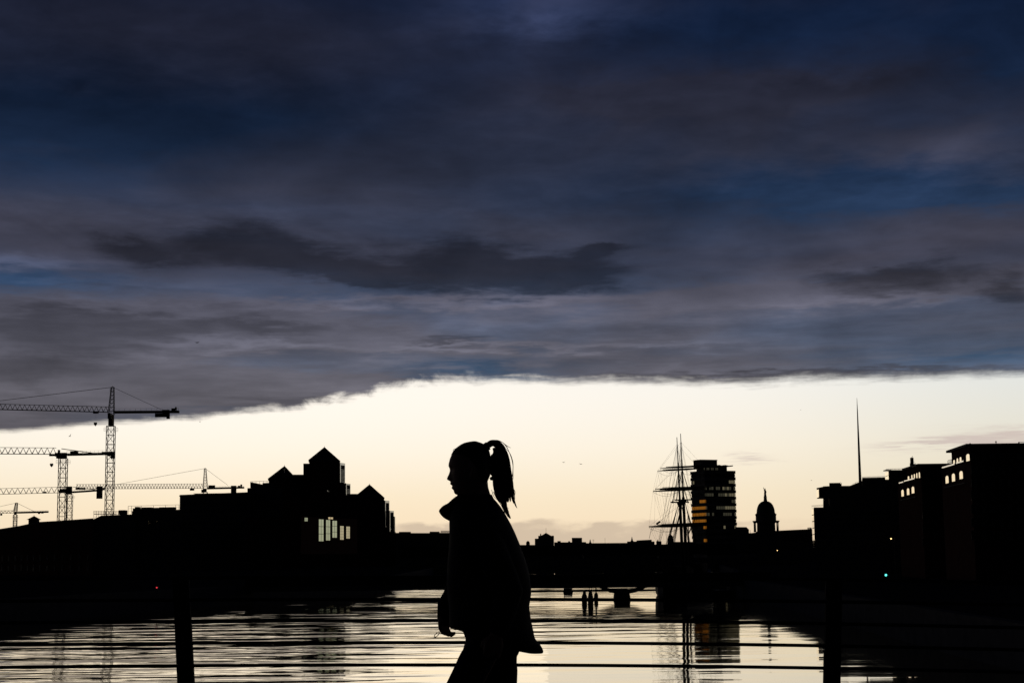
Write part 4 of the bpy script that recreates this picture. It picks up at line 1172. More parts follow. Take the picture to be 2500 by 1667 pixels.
# ------------------------------------------------------------------ right bank buildings
def rail_top(parent, x0, y0, x1, y1, d, hpx, n, r=0.04):
    m_ = MB()
    for i in range(n + 1):
        f_ = i / n; a = at(x0 + (x1 - x0) * f_, y0 + (y1 - y0) * f_, d)
        b_ = at(x0 + (x1 - x0) * f_, y0 + (y1 - y0) * f_ - hpx, d); m_.bar(a, b_, r)
    for q in (1.0, 0.5): m_.bar(at(x0, y0 - hpx * q, d), at(x1, y1 - hpx * q, d), r)
    m_.build('guard_rail', 'dark_metal', parent)
def glass_end(parent, x0, x1, y0, y1, d, rows, m='window_glass', ang=4.6):
    """narrow glazed return wall facing the river, seen almost edge-on"""
    lat = (x1 - x0) / F * d
    a0 = at(x1, y0, d); a1 = at(x1, y1, d)
    far_ = at(x0, y0, d); v = ray(x0, y0)
    # the return wall runs away from the camera from its near (right) edge
    dirv = Vector((math.sin(math.radians(ang)), math.cos(math.radians(ang)), 0))
    det = dirv.x * (-v.y) - dirv.y * (-v.x)
    s_ = (-(a0.x) * (-v.y) + a0.y * (-v.x)) / det
    L = max(1.0, min(30.0, abs(s_)))
    nrm = Vector((-dirv.y, dirv.x, 0))
    fr = MB().prism([(a0.x, a0.y, a1.z), (a0.x + dirv.x * L, a0.y + dirv.y * L, a1.z), (a0.x + dirv.x * L, a0.y + dirv.y * L, a0.z), (a0.x, a0.y, a0.z)], -nrm * 0.2).build('window', 'dark_metal', parent)
    for i in range(rows):
        z0 = a1.z + (a0.z - a1.z) * (i + 0.06) / rows; z1 = a1.z + (a0.z - a1.z) * (i + 0.94) / rows
        p = a0 + nrm * 0.03 + dirv * 0.3; q = a0 + nrm * 0.03 + dirv * (L - 0.2)
        MB().prism([(p.x, p.y, z0), (q.x, q.y, z0), (q.x, q.y, z1), (p.x, p.y, z1)], nrm * 0.04).build('pane', m, fr)

d = 450
R4 = thing('quayside_offices', 'stepped dark block below the steel spire with a glazed corner and balcony bay', 'building', (at(2060, 1300, d).x, d, GROUND))
mass(1987, 2170, 1238, d, 26, 1236.5).build('wall', 'concrete', R4)
prof([(2009.5, 1300), (2009.5, 1186.5), (2024.5, 1186), (2024.5, 1178.5), (2050, 1178), (2054, 1181), (2054, 1185.5), (2075, 1185.3), (2098.5, 1176), (2105, 1173), (2105, 1165.8), (2172, 1164.2), (2172, 1300)], d + 3, 16).build('upper_storeys', 'concrete', R4)
prof([(1995, 1215.5), (2010, 1215.5), (2010, 1187.5), (1993.5, 1190.8), (1993.5, 1192), (2000, 1193.5), (2000, 1212)], d + 3.2, 5).build('balcony_bay', 'dark_metal', R4)
glass_end(R4, 1993.6, 1999.5, 1192.5, 1214.5, d + 3, 1)
glass_end(R4, 1981.5, 1987, 1240, 1336, d, 6)
rail_top(R4, 1982, 1237.5, 2010, 1235.5, d, 4, 10, 0.03)
rail_top(R4, 2105, 1166, 2172, 1164.2, d + 3, 2.6, 22, 0.03)
m_ = MB()
m_.tube([at(2050, 1178.5, d + 3), at(2052.5, 1176.8, d + 3), at(2054.5, 1179, d + 3), at(2054.5, 1185, d + 3)], 0.05, 6); m_.build('roof_ladder', 'dark_metal', R4)
m_ = MB(); m_.bar(at(2081, 1181, d + 3), at(2097, 1174.5, d + 3), 0.04); m_.bar(at(2089, 1184, d + 3), at(2089, 1177, d + 3), 0.04); m_.build('ramp_rail', 'dark_metal', R4)
slab(2022.8, 1216.5, 2025.6, 1234, d + 2.96, 0.1).build('slit_window', 'window_glass', R4)
slab(2103.5, 1174, 2105.5, 1184, d + 2.9, 0.1).build('slit_window', 'window_glass', R4)
pix_windows(R4, 1992, 2168, 1244, 1345, 12, 7, d)

d = 375
R3_ = thing('quayside_offices', 'flat-roofed dark block with a small glazed bay right of the spire', 'building', (at(2190, 1300, d).x, d, GROUND))
mass(2170, 2330, 1147, d, 20, 1146).build('wall', 'concrete', R3_)
prof([(2206, 1150), (2208, 1146.6), (2223, 1138.8), (2240, 1138.8), (2240, 1150)], d + 1, 10).build('stair_roof', 'slate', R3_)
glass_end(R3_, 2161, 2170, 1149.5, 1170, d, 2, ang=5.6)
mass(2160, 2175, 1170, d + 0.5, 12).build('bay_base', 'concrete', R3_)
slab(2160, 1146.8, 2172, 1149.2, d + 1, 3).build('bay_roof', 'slate', R3_)
rail_top(R3_, 2163, 1147, 2210, 1146, d, 3, 14, 0.03)
m_ = MB(); d2 = d + 2
slab(2224, 1117, 2229, 1140, d2, 1.0).build('flue', 'dark_metal', R3_)
slab(2222.5, 1130, 2225, 1142, d2, 0.8).build('flue', 'dark_metal', R3_)
slab(2229.5, 1132, 2234.5, 1136.5, d2, 0.6).build('flue', 'dark_metal', R3_)
m_.bar(at(2228, 1124, d2), at(2241, 1137, d2), 0.03); m_.bar(at(2227.5, 1118, d2), at(2227.5, 1112.5, d2), 0.05); m_.bar(at(2225.5, 1118, d2), at(2225.5, 1115, d2), 0.05)
m_.build('aerial', 'dark_metal', R3_)
pix_windows(R3_, 2176, 2328, 1180, 1345, 9, 7, d)

def warehouse(azd, label, near_px, near_y, d, flat_to, far_px, far_y, arched, small, big, sills, eave, extra):
    """waterside block: end wall facing the camera, river front running back with arched windows"""
    n0 = at(near_px, near_y, d)
    T = thing('waterside_block', label, 'building', (n0.x, d, GROUND), 'matching waterside blocks with arched windows')
    az_ = math.radians(azd)
    dirv = Vector((math.sin(az_), math.cos(az_), 0)); nrm = Vector((-dirv.y, dirv.x, 0))   # nrm points to the river
    def along(px, off=0.0):
        v = ray(px, near_y); o_ = n0 + nrm * off
        det = dirv.x * (-v.y) - dirv.y * (-v.x)
        return (-(o_.x) * (-v.y) + o_.y * (-v.x)) / det
    def onwall(px, py, off):
        s_ = along(px, off); p = n0 + nrm * off + dirv * s_
        p.z = CAMZ + ray(px, py).z / ray(px, py).y * p.y
        return s_, p
    L = along(far_px)
    xr = at(flat_to, near_y, d).x
    zt = n0.z
    # main body
    far_ = n0 + dirv * L
    # the eave steps down along the back part
    se, ze = along(eave[0]), None
    pe = onwall(eave[0], eave[1], 0.0)[1]
    MB().foot([(n0.x, n0.y), ((n0 + dirv * se).x, (n0 + dirv * se).y), (xr + (dirv * se).x, (n0 + dirv * se).y), (xr, n0.y)], GROUND, zt).build('wall', 'brick', T)
    zb = onwall(far_px, far_y, 0)[1].z
    q0 = n0 + dirv * se
    MB().foot([(q0.x, q0.y + 0.01), (far_.x, far_.y), (xr + (dirv * L).x, far_.y), (xr + (dirv * se).x, q0.y + 0.01)], GROUND, zb).build('rear_wall', 'brick', T)
    # projecting eave slab
    e0 = n0 + nrm * 0.6 - dirv * 0.3; e1 = n0 + nrm * 0.6 + dirv * (se + 1.5)
    MB().prism([(e0.x, e0.y, zt), (e1.x, e1.y, zt), (e1.x + 30, e1.y, zt), (e0.x + (xr - n0.x), e0.y, zt)], (0, 0, 0.35)).build('eave', 'slate', T)
    def wquad(px0, px1, py0, py1, arch, name='window'):
        s0, p0 = onwall(px0, py0, 0.06); s1, p1 = onwall(px1, py0, 0.06)
        zt_ = (p0.z + p1.z) / 2; zb_ = onwall((px0 + px1) / 2, py1, 0.06)[1].z
        sa, sb = sorted((s0, s1)); W_ = sb - sa; rad = min(W_ / 2, (zt_ - zb_) * 0.3) if arch else 0
        def outline(ins, off):
            pts_ = []
            base_ = n0 + nrm * off
            a_, b_ = sa + ins * W_, sb - ins * W_
            zz0 = zb_ + ins * (zt_ - zb_) * 0.4; zz1 = zt_ - ins * (zt_ - zb_) * 0.4
            pts_.append((a_, zz0)); pts_.append((b_, zz0))
            if arch:
                for k in range(9):
                    t_ = math.pi * k / 8
                    pts_.append(((a_ + b_) / 2 + (b_ - a_) / 2 * math.cos(t_), zz1 - rad + rad * math.sin(t_)))
            else: pts_ += [(b_, zz1), (a_, zz1)]
            return [Vector((base_.x + dirv.x * s_, base_.y + dirv.y * s_, z_)) for s_, z_ in pts_]
        f_ = MB().prism(outline(0, 0.0), nrm * 0.08).build(name, 'dark_metal', T)
        MB().prism(outline(0.05, 0.085), nrm * 0.03).build('pane', 'window_glass', f_)
    for cx, cy, w_, h_ in arched: wquad(cx - w_ / 2, cx + w_ / 2, cy - h_ / 2, cy + h_ / 2, True)
    for cx, cy, w_, h_ in small: wquad(cx - w_ / 2, cx + w_ / 2, cy - h_ / 2, cy + h_ / 2, True)
    for cx, cy, w_, h_ in big: wquad(cx - w_ / 2, cx + w_ / 2, cy - h_ / 2, cy + h_ / 2, True)
    for (xa, ya, xb, yb, th_, m_n) in sills:
        sA, pA = onwall(xa, ya, 0.25); sB, pB = onwall(xb, yb, 0.25)
        zz = (pA.z + pB.z) / 2
        A_ = n0 + dirv * sA; B_ = n0 + dirv * sB
        MB().prism([(A_.x, A_.y, zz), (B_.x, B_.y, zz), (B_.x, B_.y, zz + th_), (A_.x, A_.y, zz + th_)], nrm * 0.3).build('sill_band', m_n, T)
    # windows on the dark end wall facing the camera
    xr_px = flat_to
    nx = max(3, int((min(xr_px, 2620) - near_px) / 22))
    for j in range(7):
        for i in range(nx):
            px = near_px + 10 + 22 * i; py = near_y + 26 + 32 * j
            if py < 1345:
                p = at(px, py, d); w_ = MB().box((p.x - 0.45, d - 0.1, p.z - 0.7), (p.x + 0.45, d + 0.05, p.z + 0.7)).build('window', 'dark_metal', T)
                MB().box((p.x - 0.38, d - 0.15, p.z - 0.62), (p.x + 0.38, d - 0.11, p.z + 0.62)).build('pane', 'dark_glass', w_)
    return T, onwall
W1, _ = warehouse(4.2, 'further matching waterside block with a row of small arched windows near its roof', 2248, 1136.3, 305, 2330, 2190, 1181,
    [(2201.4, 1203, 6.4, 17), (2215, 1199.5, 6.4, 17), (2227, 1195.5, 7, 17)],
    [(2217.5, 1166.5, 4, 10), (2225.8, 1163.5, 3.2, 10), (2232, 1161.8, 3.2, 11), (2238, 1160.3, 3.2, 13), (2244.3, 1159, 3.4, 15)], [],
    [(2193, 1180.5, 2204, 1177, 0.22, 'pale_metal'), (2206, 1176.2, 2232, 1168, 0.22, 'pale_metal'), (2195, 1222, 2232, 1213, 0.15, 'slate')], (2212, 1148), None)
W2, _ = warehouse(5.0, 'nearest waterside block at the right edge with three tall arched windows', 2368, 1088.5, 250, 2760, 2296, 1146,
    [(2309.2, 1170, 8, 19), (2325, 1165, 8.4, 20), (2344, 1159, 9, 20)],
    [(2328.3, 1127.5, 4.4, 11), (2336.6, 1124, 4.4, 12), (2344.3, 1121, 4.8, 12)], [(2362.5, 1116.3, 9, 18)],
    [(2298, 1143.5, 2329, 1133.5, 0.22, 'pale_metal'), (2333, 1132.2, 2351, 1126.5, 0.22, 'pale_metal'), (2301, 1192, 2352, 1178, 0.15, 'slate')], (2322, 1108), None)
# roof fittings of the nearest block
m_ = MB(); d = 250
a = at(2432, 1088, d + 2)
v = MB().lathe((a.x, d + 2), [(0.5, a.z - 0.3), (0.5, a.z + 0.25), (0.2, a.z + 0.3), (0.06, a.z + 0.35), (0.06, a.z + 0.55), (0.14, a.z + 0.58), (0.12, a.z + 0.72)], 12).build('roof_vent', 'dark_metal', W2)
a = at(2368, 1088, d)
MB().lathe((a.x + 0.1, d + 0.2), [(0.05, a.z), (0.05, a.z + 0.25), (0.14, a.z + 0.3), (0.1, a.z + 0.42)], 8).build('finial', 'dark_metal', W2)
m_ = MB(); m_.bar(at(2488, 1079, d), at(2540, 1079, d), 0.05); m_.bar(at(2540, 1079, d), at(2540, 1089, d), 0.05); m_.bar(at(2487.5, 1078.5, d), at(2487.5, 1082.5, d), 0.12)
m_.build('camera_arm', 'dark_metal', W2)
slab(2494, 1083.5, 2560, 1090, d + 0.5, 3).build('roof_upstand', 'concrete', W2)
# terrace guard under the eave
rail_top(W2, 2314, 1136, 2323, 1133, 270, 12, 3, 0.04)

# ------------------------------------------------------------------ lamps
def street_lamp(px, py, d, m, lb):
    p = at(px, py, d)
    L = thing('street_lamp', lb, 'street lamp', (p.x + 0.6, d, GROUND))
    MB().bar((p.x + 0.6, d, GROUND), (p.x + 0.6, d, p.z + 0.25), 0.09, 8, 0.05).build('pole', 'dark_metal', L)
    MB().bar((p.x + 0.6, d, p.z + 0.25), (p.x - 0.15, d, p.z + 0.3), 0.04).build('arm', 'dark_metal', L)
    k = MB().box((p.x - 0.25, d - 0.15, p.z + 0.12), (p.x + 0.25, d + 0.15, p.z + 0.3)).build('lamp_head', 'dark_metal', L)
    MB().lathe((p.x, d), [(0.05, p.z - 0.12), (0.11, p.z - 0.06), (0.12, p.z + 0.11)], 10).build('bulb', m, k)
street_lamp(1897.7, 1343, 470, 'lamp_warm', 'warm lit street lamp in the dark below the big dome')
street_lamp(2175.5, 1314.5, 300, 'lamp_warm', 'warm lit street lamp in front of the right-hand dark blocks')
def signal(px, py, d, m, lb, r):
    p = at(px, py, d); base = GROUND
    L = thing('signal_light', lb, 'signal light', (p.x, d, base))
    MB().bar((p.x, d, base), (p.x, d, p.z + 0.3), 0.06, 8).build('pole', 'dark_metal', L)
    k = MB().box((p.x - 0.2, d - 0.2, p.z - 0.3), (p.x + 0.2, d + 0.1, p.z + 0.3)).build('housing', 'dark_metal', L)
    m_ = MB(); n_ = 12
    m_.tube([(p.x, d - 0.27, p.z), (p.x, d - 0.21, p.z)], r, n_); m_.build('lens', m, k)
signal(2162, 1403, 236, 'lamp_teal', 'signal pole glowing teal on the dark right quay', 0.16)
signal(383.5, 1433.5, 255, 'lamp_red', 'signal pole with a tiny red light on the dark left quay', 0.11)

# ------------------------------------------------------------------ gulls
def gull(px, py, span_px, tilt, lb, up=0.25, d=160):
    p = at(px, py, d); s = span_px / F * d / 2
    m_ = MB()
    body = [Vector((p.x - 0.55 * s, p.y, p.z)), Vector((p.x - 0.35 * s, p.y, p.z + 0.02 * s)), Vector((p.x, p.y, p.z + 0.02 * s)), Vector((p.x + 0.45 * s, p.y, p.z)), Vector((p.x + 0.7 * s, p.y, p.z))]
    m_.tube(body, [0.02 * s, 0.09 * s, 0.13 * s, 0.07 * s, 0.02 * s], 8)
    o = m_.build('gull', 'feathers', None, True)
    tag(o, lb, 'bird', 'gulls in flight')
    for sg in (-1, 1):
        w_ = MB(); rt = Vector((p.x, p.y, p.z + 0.05 * s))
        tip_dir = Vector((sg * math.cos(tilt), 0.25 * sg, math.sin(tilt) * sg))
        e_ = rt + tip_dir * 0.5 * s + Vector((0, 0, up * 0.7 * s)); t_ = rt + tip_dir * s + Vector((0, 0, up * s * 0.75))
        c = Vector((0.0, 0.16 * s, 0.0)) + Vector((0.10 * s, 0, 0))
        th_ = Vector((0, 0, 0.03 * s))
        for a, b_, ka, kb in ((rt, e_, 1, 0.9), (e_, t_, 0.9, 0.15)):
            w_.add([a - c * ka, b_ - c * kb, b_ + c * kb, a + c * ka, a - c * ka + th_, b_ - c * kb + th_, b_ + c * kb + th_, a + c * ka + th_],
                   [(0,1,2,3), (7,6,5,4), (0,4,5,1), (2,6,7,3), (0,3,7,4), (1,5,6,2)])
        k = w_.build('wing', 'feathers'); k.parent = o
gull(170.5, 1065, 9, 0.9, 'gull with raised wings above the flat-top crane at left', 0.8, 140)
gull(481, 836.5, 13, 0.05, 'gull against the dark cloud right of the tallest crane', 0.35, 150)
gull(488, 1029.5, 7, 0.0, 'gull low under the cloud edge right of the tallest crane', 0.3, 180)
gull(1376, 1128.5, 8, 0.1, 'left one of two gulls between the person and the ship', 0.35, 170)
gull(1418, 1132.5, 10, -0.1, 'right one of two gulls between the person and the ship', 0.25, 170)
gull(1955, 1000.8, 5, 0.0, 'tiny gull in the pale sky left of the steel spire', 0.3, 200)
gull(1981, 1172.5, 6, 0.0, 'tiny gull above the quayside block left of the spire', 0.3, 200)

# ------------------------------------------------------------------ the walking person
PD = 6.8
def person():
    root = thing('person', 'person with a ponytail and dark jacket walking left along the railing', 'person', (at(1190, 1500, PD).x, PD, DECK))
    def interp(tab, y):
        if y <= tab[0][0]: return tab[0][1:]
        for a, b_ in zip(tab[:-1], tab[1:]):
            if y <= b_[0]:
                f_ = (y - a[0]) / (b_[0] - a[0])
                return tuple(p + (q - p) * f_ for p, q in zip(a[1:], b_[1:]))
        return tab[-1][1:]
    # --- head: side profile exact, width from a head-shaped section
    front = [(1078.0, 1150), (1080, 1137), (1086, 1124), (1097, 1110.5), (1107.4, 1103.5), (1119, 1098.5), (1130.4, 1095.5), (1137, 1094.6), (1140.9, 1096.4), (1144.7, 1098), (1150.4, 1098), (1157, 1095.4), (1163.8, 1092),
             (1168.2, 1090.4), (1171.5, 1092), (1173, 1096.4), (1174.6, 1099.9), (1177.8, 1099.3), (1181, 1098.4), (1183.2, 1100.6), (1184.4, 1106.5), (1186.2, 1104.2), (1190.6, 1101.9), (1193.5, 1104), (1195.4, 1107.3),
             (1200.2, 1107.8), (1205, 1110.2), (1207.8, 1115.6), (1211, 1126), (1218, 1132), (1260, 1132)]
    basef = [(1078.0, 1150), (1080, 1137), (1086, 1124), (1097, 1110.5), (1107.4, 1103.5), (1119, 1098.5), (1130, 1096.5), (1140, 1099), (1150, 1100), (1165, 1103), (1180, 1106), (1195, 1110), (1205, 1115), (1211, 1127), (1218, 1132), (1260, 1132)]
    back = [(1078.0, 1162), (1080, 1171), (1085, 1181), (1095, 1190), (1110, 1195), (1130, 1197), (1150, 1196), (1165, 1192.5), (1172, 1190.5), (1190, 1192), (1210, 1198), (1260, 1202)]
    half = [(1078.0, 0.012), (1080, 0.030), (1086, 0.047), (1097, 0.062), (1110, 0.071), (1130, 0.076), (1150, 0.075), (1165, 0.071), (1180, 0.064), (1195, 0.055), (1207, 0.045), (1214, 0.050), (1230, 0.054), (1260, 0.06)]
    N = 44
    loops = []
    y = 1078.2
    while y < 1245:
        fx, = interp(front, y); bf, = interp(basef, y); bx_, = interp(back, y); hw, = interp(half, y)
        F0 = at(bf, y, PD); B0 = at(bx_, y, PD); ex = (fx - bf) / F * PD
        z = F0.z; cx = (F0.x + B0.x) / 2; rx = (B0.x - F0.x) / 2
        L = []
        for k in range(N):
            t_ = 2 * math.pi * k / N
            px_ = -math.cos(t_); py_ = math.sin(t_)
            X = cx + rx * math.copysign(abs(px_) ** 0.92, px_); Yv = PD + hw * math.copysign(abs(py_) ** 0.92, py_)
            if px_ < 0:
                sig = 0.013 if 1150 < y < 1174 else (0.022 if y >= 1174 else 0.03)
                X += ex * math.exp(-((Yv - PD) / sig) ** 2)
                # eye sockets
                for sgn in (-1, 1): X += 0.006 * math.exp(-((Yv - PD - sgn * 0.032) / 0.014) ** 2 - ((y - 1147) / 5.0) ** 2)
            L.append((X, Yv, z))
        loops.append(L); y += 1.1
    body = MB().loops(loops)
    # ears
    for sgn in (-1, 1):
        e = at(1152, 1152, PD)
        body.tube([(e.x, PD + sgn * 0.070, e.z - 0.028), (e.x + 0.004, PD + sgn * 0.080, e.z - 0.012), (e.x + 0.010, PD + sgn * 0.084, e.z + 0.012), (e.x + 0.002, PD + sgn * 0.080, e.z + 0.026), (e.x - 0.008, PD + sgn * 0.072, e.z + 0.016)], [0.007, 0.009, 0.010, 0.009, 0.006], 8)
    # torso, legs, arms (inside the clothes)
    def lp(cx, cy, z, rx, ry, n=28): return [(cx + rx * math.cos(2*math.pi*k/n), cy + ry * math.sin(2*math.pi*k/n), z) for k in range(n)]
    def Z(y): return at(1180, y, PD).z
    def X(px, y=1400): return at(px, y, PD).x
    body.loops([lp(X(1172, 1240), PD, Z(1235), 0.055, 0.06), lp(X(1172, 1262), PD, Z(1262), 0.07, 0.13), lp(X(1175, 1290), PD, Z(1290), 0.095, 0.165), lp(X(1177), PD, Z(1350), 0.105, 0.155), lp(X(1185), PD, Z(1430), 0.095, 0.13), lp(X(1192), PD, Z(1490), 0.095, 0.14), lp(X(1202), PD, Z(1555), 0.088, 0.15), lp(X(1200), PD, Z(1590), 0.07, 0.12)])
    hipF = Vector((X(1196), PD - 0.085, Z(1570))); hipR = Vector((X(1210), PD + 0.085, Z(1570)))
    kneeF = Vector((X(1080, 1775), PD - 0.08, Z(1775))); ankF = Vector((X(1058, 2015), PD - 0.075, DECK + 0.085))
    kneeR = Vector((X(1226, 1800), PD + 0.08, Z(1800))); ankR = Vector((X(1318, 2000), PD + 0.075, DECK + 0.12))
    for hip, kn, an in ((hipF, kneeF, ankF), (hipR, kneeR, ankR)):
        body.tube([hip + Vector((0, 0, .03)), hip.lerp(kn, 0.5), kn, kn.lerp(an, 0.35), an], [0.066, 0.058, 0.045, 0.042, 0.032], 14)
        # foot
        toe = an + Vector((-0.15, 0, -0.045 if an is ankF else -0.085))
        body.tube([an + Vector((0.04, 0, -0.04)), an + Vector((-0.03, 0, -0.045)), toe], [0.034, 0.036, 0.025], 10)
    shF = Vector((X(1168, 1292), PD + 0.165, Z(1300))); elF = Vector((X(1118, 1432), PD + 0.21, Z(1432))); wrF = Vector((X(1079, 1500), PD + 0.17, Z(1501)))
    shN = Vector((X(1178, 1292), PD - 0.165, Z(1300))); elN = Vector((X(1244, 1440), PD - 0.22, Z(1440))); wrN = Vector((X(1212, 1540), PD - 0.20, Z(1545)))
    body.tube([shF, shF.lerp(elF, .5), elF, elF.lerp(wrF, .5), wrF], [0.052, 0.046, 0.038, 0.036, 0.026], 12)
    body.tube([shN, shN.lerp(elN, .5), elN, elN.lerp(wrN, .5), wrN], [0.052, 0.046, 0.038, 0.036, 0.026], 12)
    def hand(w, dirv, palm, out):
        dirv = Vector(dirv).normalized(); out = Vector(out).normalized(); side = dirv.cross(out).normalized()
        # palm as a flattened block of tubes
        for k in range(4):
            o_ = side * (0.009 * 2 * (k - 1.5))
            body.tube([w + o_ * 0.5, w + o_ + dirv * 0.035, w + o_ + dirv * 0.060], [0.013, 0.0125, 0.0105], 8)
        for k, L_ in enumerate((0.052, 0.06, 0.056, 0.044)):
            o_ = side * (0.0092 * 2 * (k - 1.5)); b_ = w + o_ + dirv * 0.058
            c = out
            p1 = b_ + (dirv * 0.85 + c * 0.45).normalized() * L_ * 0.42
            p2 = p1 + (dirv * 0.35 + c * 0.95).normalized() * L_ * 0.34
            p3 = p2 + (dirv * -0.35 + c * 0.9).normalized() * L_ * 0.26
            body.tube([b_, p1, p2, p3], [0.0095, 0.009, 0.008, 0.006], 8)
        b_ = w + side * -0.022 + dirv * 0.015
        p1 = b_ + (side * -0.7 + dirv * 0.7 + out * 0.3).normalized() * 0.03; p2 = p1 + (dirv * 0.7 + out * 0.7).normalized() * 0.026; p3 = p2 + (dirv * 0.5 + out * 0.6 + side * 0.5).normalized() * 0.018
        body.tube([b_, p1, p2, p3], [0.011, 0.010, 0.009, 0.0065], 8)
    hand(wrF, (0.0, 0, -1), None, (0.9, -0.45, 0))
    hand(wrN, (-0.25, 0, -1), None, (0, 1, 0))
    bo = body.build('body', 'skin', root, True)
    md = bo.modifiers.new('skin', 'REMESH'); md.mode = 'VOXEL'; md.voxel_size = 0.0032; md.use_smooth_shade = True
    # --- jacket
    J = MB()
    tab = [(1206, 1118, 1201, .058), (1215, 1112, 1204, .064), (1226, 1104, 1214, .078), (1236, 1100, 1222, .10), (1248, 1099, 1230, .145), (1262, 1097.5, 1238, .178), (1280, 1097, 1248, .198), (1300, 1097.5, 1257.5, .208), (1330, 1096.5, 1270, .212),
           (1370, 1093, 1284, .206), (1410, 1091, 1294, .20), (1443, 1092, 1297.5, .198), (1460, 1094, 1295.5, .198), (1480, 1096, 1292, .20), (1500, 1097, 1294.5, .203), (1518, 1097, 1297.5, .206), (1531, 1098, 1300.5, .207),
           (1538, 1126, 1302, .20), (1546, 1141, 1303.5, .19), (1556, 1152, 1305.5, .18), (1564, 1165, 1311, .165), (1572, 1190, 1318.5, .145), (1581, 1222, 1324, .115), (1589, 1268, 1327.5, .075), (1594, 1292, 1325, .035)]
    def jl(row, wob):
        y, f_, b_, hw = row
        A_ = at(f_, y, PD); B_ = at(b_, y, PD); cx = (A_.x + B_.x) / 2; rx = (B_.x - A_.x) / 2; L = []
        n = 48
        for k in range(n):
            t_ = 2 * math.pi * k / n; c_, s_ = math.cos(t_), math.sin(t_)
            e_ = 0.82
            rr = 1 + wob * 0.018 * math.sin(5 * t_ + y * 0.05) * (abs(s_))
            L.append((cx + rx * math.copysign(abs(c_) ** e_, c_), PD + hw * rr * math.copysign(abs(s_) ** e_, s_), (A_.z + B_.z) / 2 + (A_.z - B_.z) / 2 * -c_))
        return L
    rows = []
    for a, b_ in zip(tab[:-1], tab[1:]):
        n_ = max(1, int((b_[0] - a[0]) / 6))
        for i in range(n_): rows.append(tuple(p + (q - p) * i / n_ for p, q in zip(a, b_)))
    rows.append(tab[-1])
    J.loops([jl(r, 1.0 if r[0] > 1270 else 0) for r in rows])
    J.tube([shF + Vector((0, -0.02, 0.0)), shF.lerp(elF, .3), shF.lerp(elF, .7), elF, elF.lerp(wrF, .4), Vector((X(1083, 1485), PD + 0.175, Z(1482))), Vector((X(1080.5, 1510), PD + 0.17, Z(1512))), Vector((X(1081, 1530), PD + 0.17, Z(1530)))], [0.07, 0.066, 0.062, 0.058, 0.048, 0.036, 0.031, 0.023], 18)
    J.tube([shN + Vector((0, 0.02, 0.0)), shN.lerp(elN, .3), shN.lerp(elN, .7), elN, elN.lerp(wrN, .5), wrN + Vector((0, 0, 0.01))], [0.07, 0.066, 0.062, 0.056, 0.052, 0.042], 18)
    jk = J.build('jacket', 'jacket', root, True)
    md = jk.modifiers.new('cloth', 'REMESH'); md.mode = 'VOXEL'; md.voxel_size = 0.005; md.use_smooth_shade = True
    sm = jk.modifiers.new('soft', 'SMOOTH'); sm.factor = 0.4; sm.iterations = 2
    # sagging stand-up collar / scarf in front of the neck
    Cc = MB()
    ctab = [(1206, 1121, 1199, .052), (1211.5, 1112.2, 1203, .062), (1220, 1101.5, 1206, .072), (1229, 1093, 1212, .083), (1231.5, 1085, 1214, .086), (1235.8, 1079, 1217, .09), (1241, 1074.3, 1221, .097), (1247, 1069.6, 1224, .104), (1254.7, 1074.4, 1228, .112), (1261.4, 1080.2, 1230, .118), (1266.8, 1087.5, 1232, .122), (1270, 1095.5, 1232, .124), (1276, 1104, 1228, .12)]
    loops = []
    for i, r in enumerate(ctab):
        y, f_, b_, hw = r
        A_ = at(f_, y, PD); B_ = at(b_, y, PD); Mx = at(1160, y, PD).x; L = []
        n = 48
        bulge = max(0, at(1106, y, PD).x - A_.x)
        for k in range(n):
            t_ = 2 * math.pi * k / n; c_, s_ = math.cos(t_), math.sin(t_)
            if c_ < 0:
                x_ = Mx + (Mx - A_.x - bulge) * c_ - bulge * (-c_) ** 2.4
            else: x_ = Mx + (B_.x - Mx) * c_
            L.append((x_, PD + hw * s_ * (1 + 0.03 * math.sin(7 * t_ + i)), A_.z + 0.002 * math.sin(4 * t_ + i) * abs(s_)))
        loops.append(L)
    Cc.loops(loops)
    co = Cc.build('scarf', 'scarf', root, True)
    sm = co.modifiers.new('sub', 'SUBSURF'); sm.levels = 1; sm.render_levels = 1
    # --- trousers
    T_ = MB()
    def X2(px, y): return at(px, y, PD).x
    T_.loops([lp(X2(1196, 1490), PD, Z(1490), 0.118, 0.16), lp(X2(1198, 1535), PD, Z(1535), 0.118, 0.172), lp((X2(1137, 1558) + X2(1270, 1558)) / 2, PD, Z(1558), (X2(1270, 1558) - X2(1137, 1558)) / 2, 0.175),
              lp((X2(1130.5, 1583) + X2(1270, 1583)) / 2, PD, Z(1583), (X2(1270, 1583) - X2(1130.5, 1583)) / 2, 0.17), lp((X2(1123, 1600) + X2(1265, 1600)) / 2, PD, Z(1600), (X2(1265, 1600) - X2(1123, 1600)) / 2, 0.155)])
    def leg(tb, off, kn, an):
        loops = []
        for y, l_, r_, hw in tb:
            a = at(l_, y, PD); b_ = at(r_, y, PD)
            loops.append(lp((a.x + b_.x) / 2, PD + off, a.z, (b_.x - a.x) / 2, hw, 24))
        T_.loops(loops)
    leg([(1560, 1150, 1240, .07), (1585, 1129, 1228, .082), (1600, 1121, 1216, .083), (1630, 1107.5, 1200, .08), (1667, 1089.5, 1180, .076), (1710, 1068, 1152, .07), (1760, 1044, 1122, .065), (1790, 1040, 1112, .062), (1850, 1036, 1106, .06), (1920, 1028, 1094, .055), (1990, 1020, 1086, .055), (2010, 1016, 1084, .056)], -0.083, kneeF, ankF)
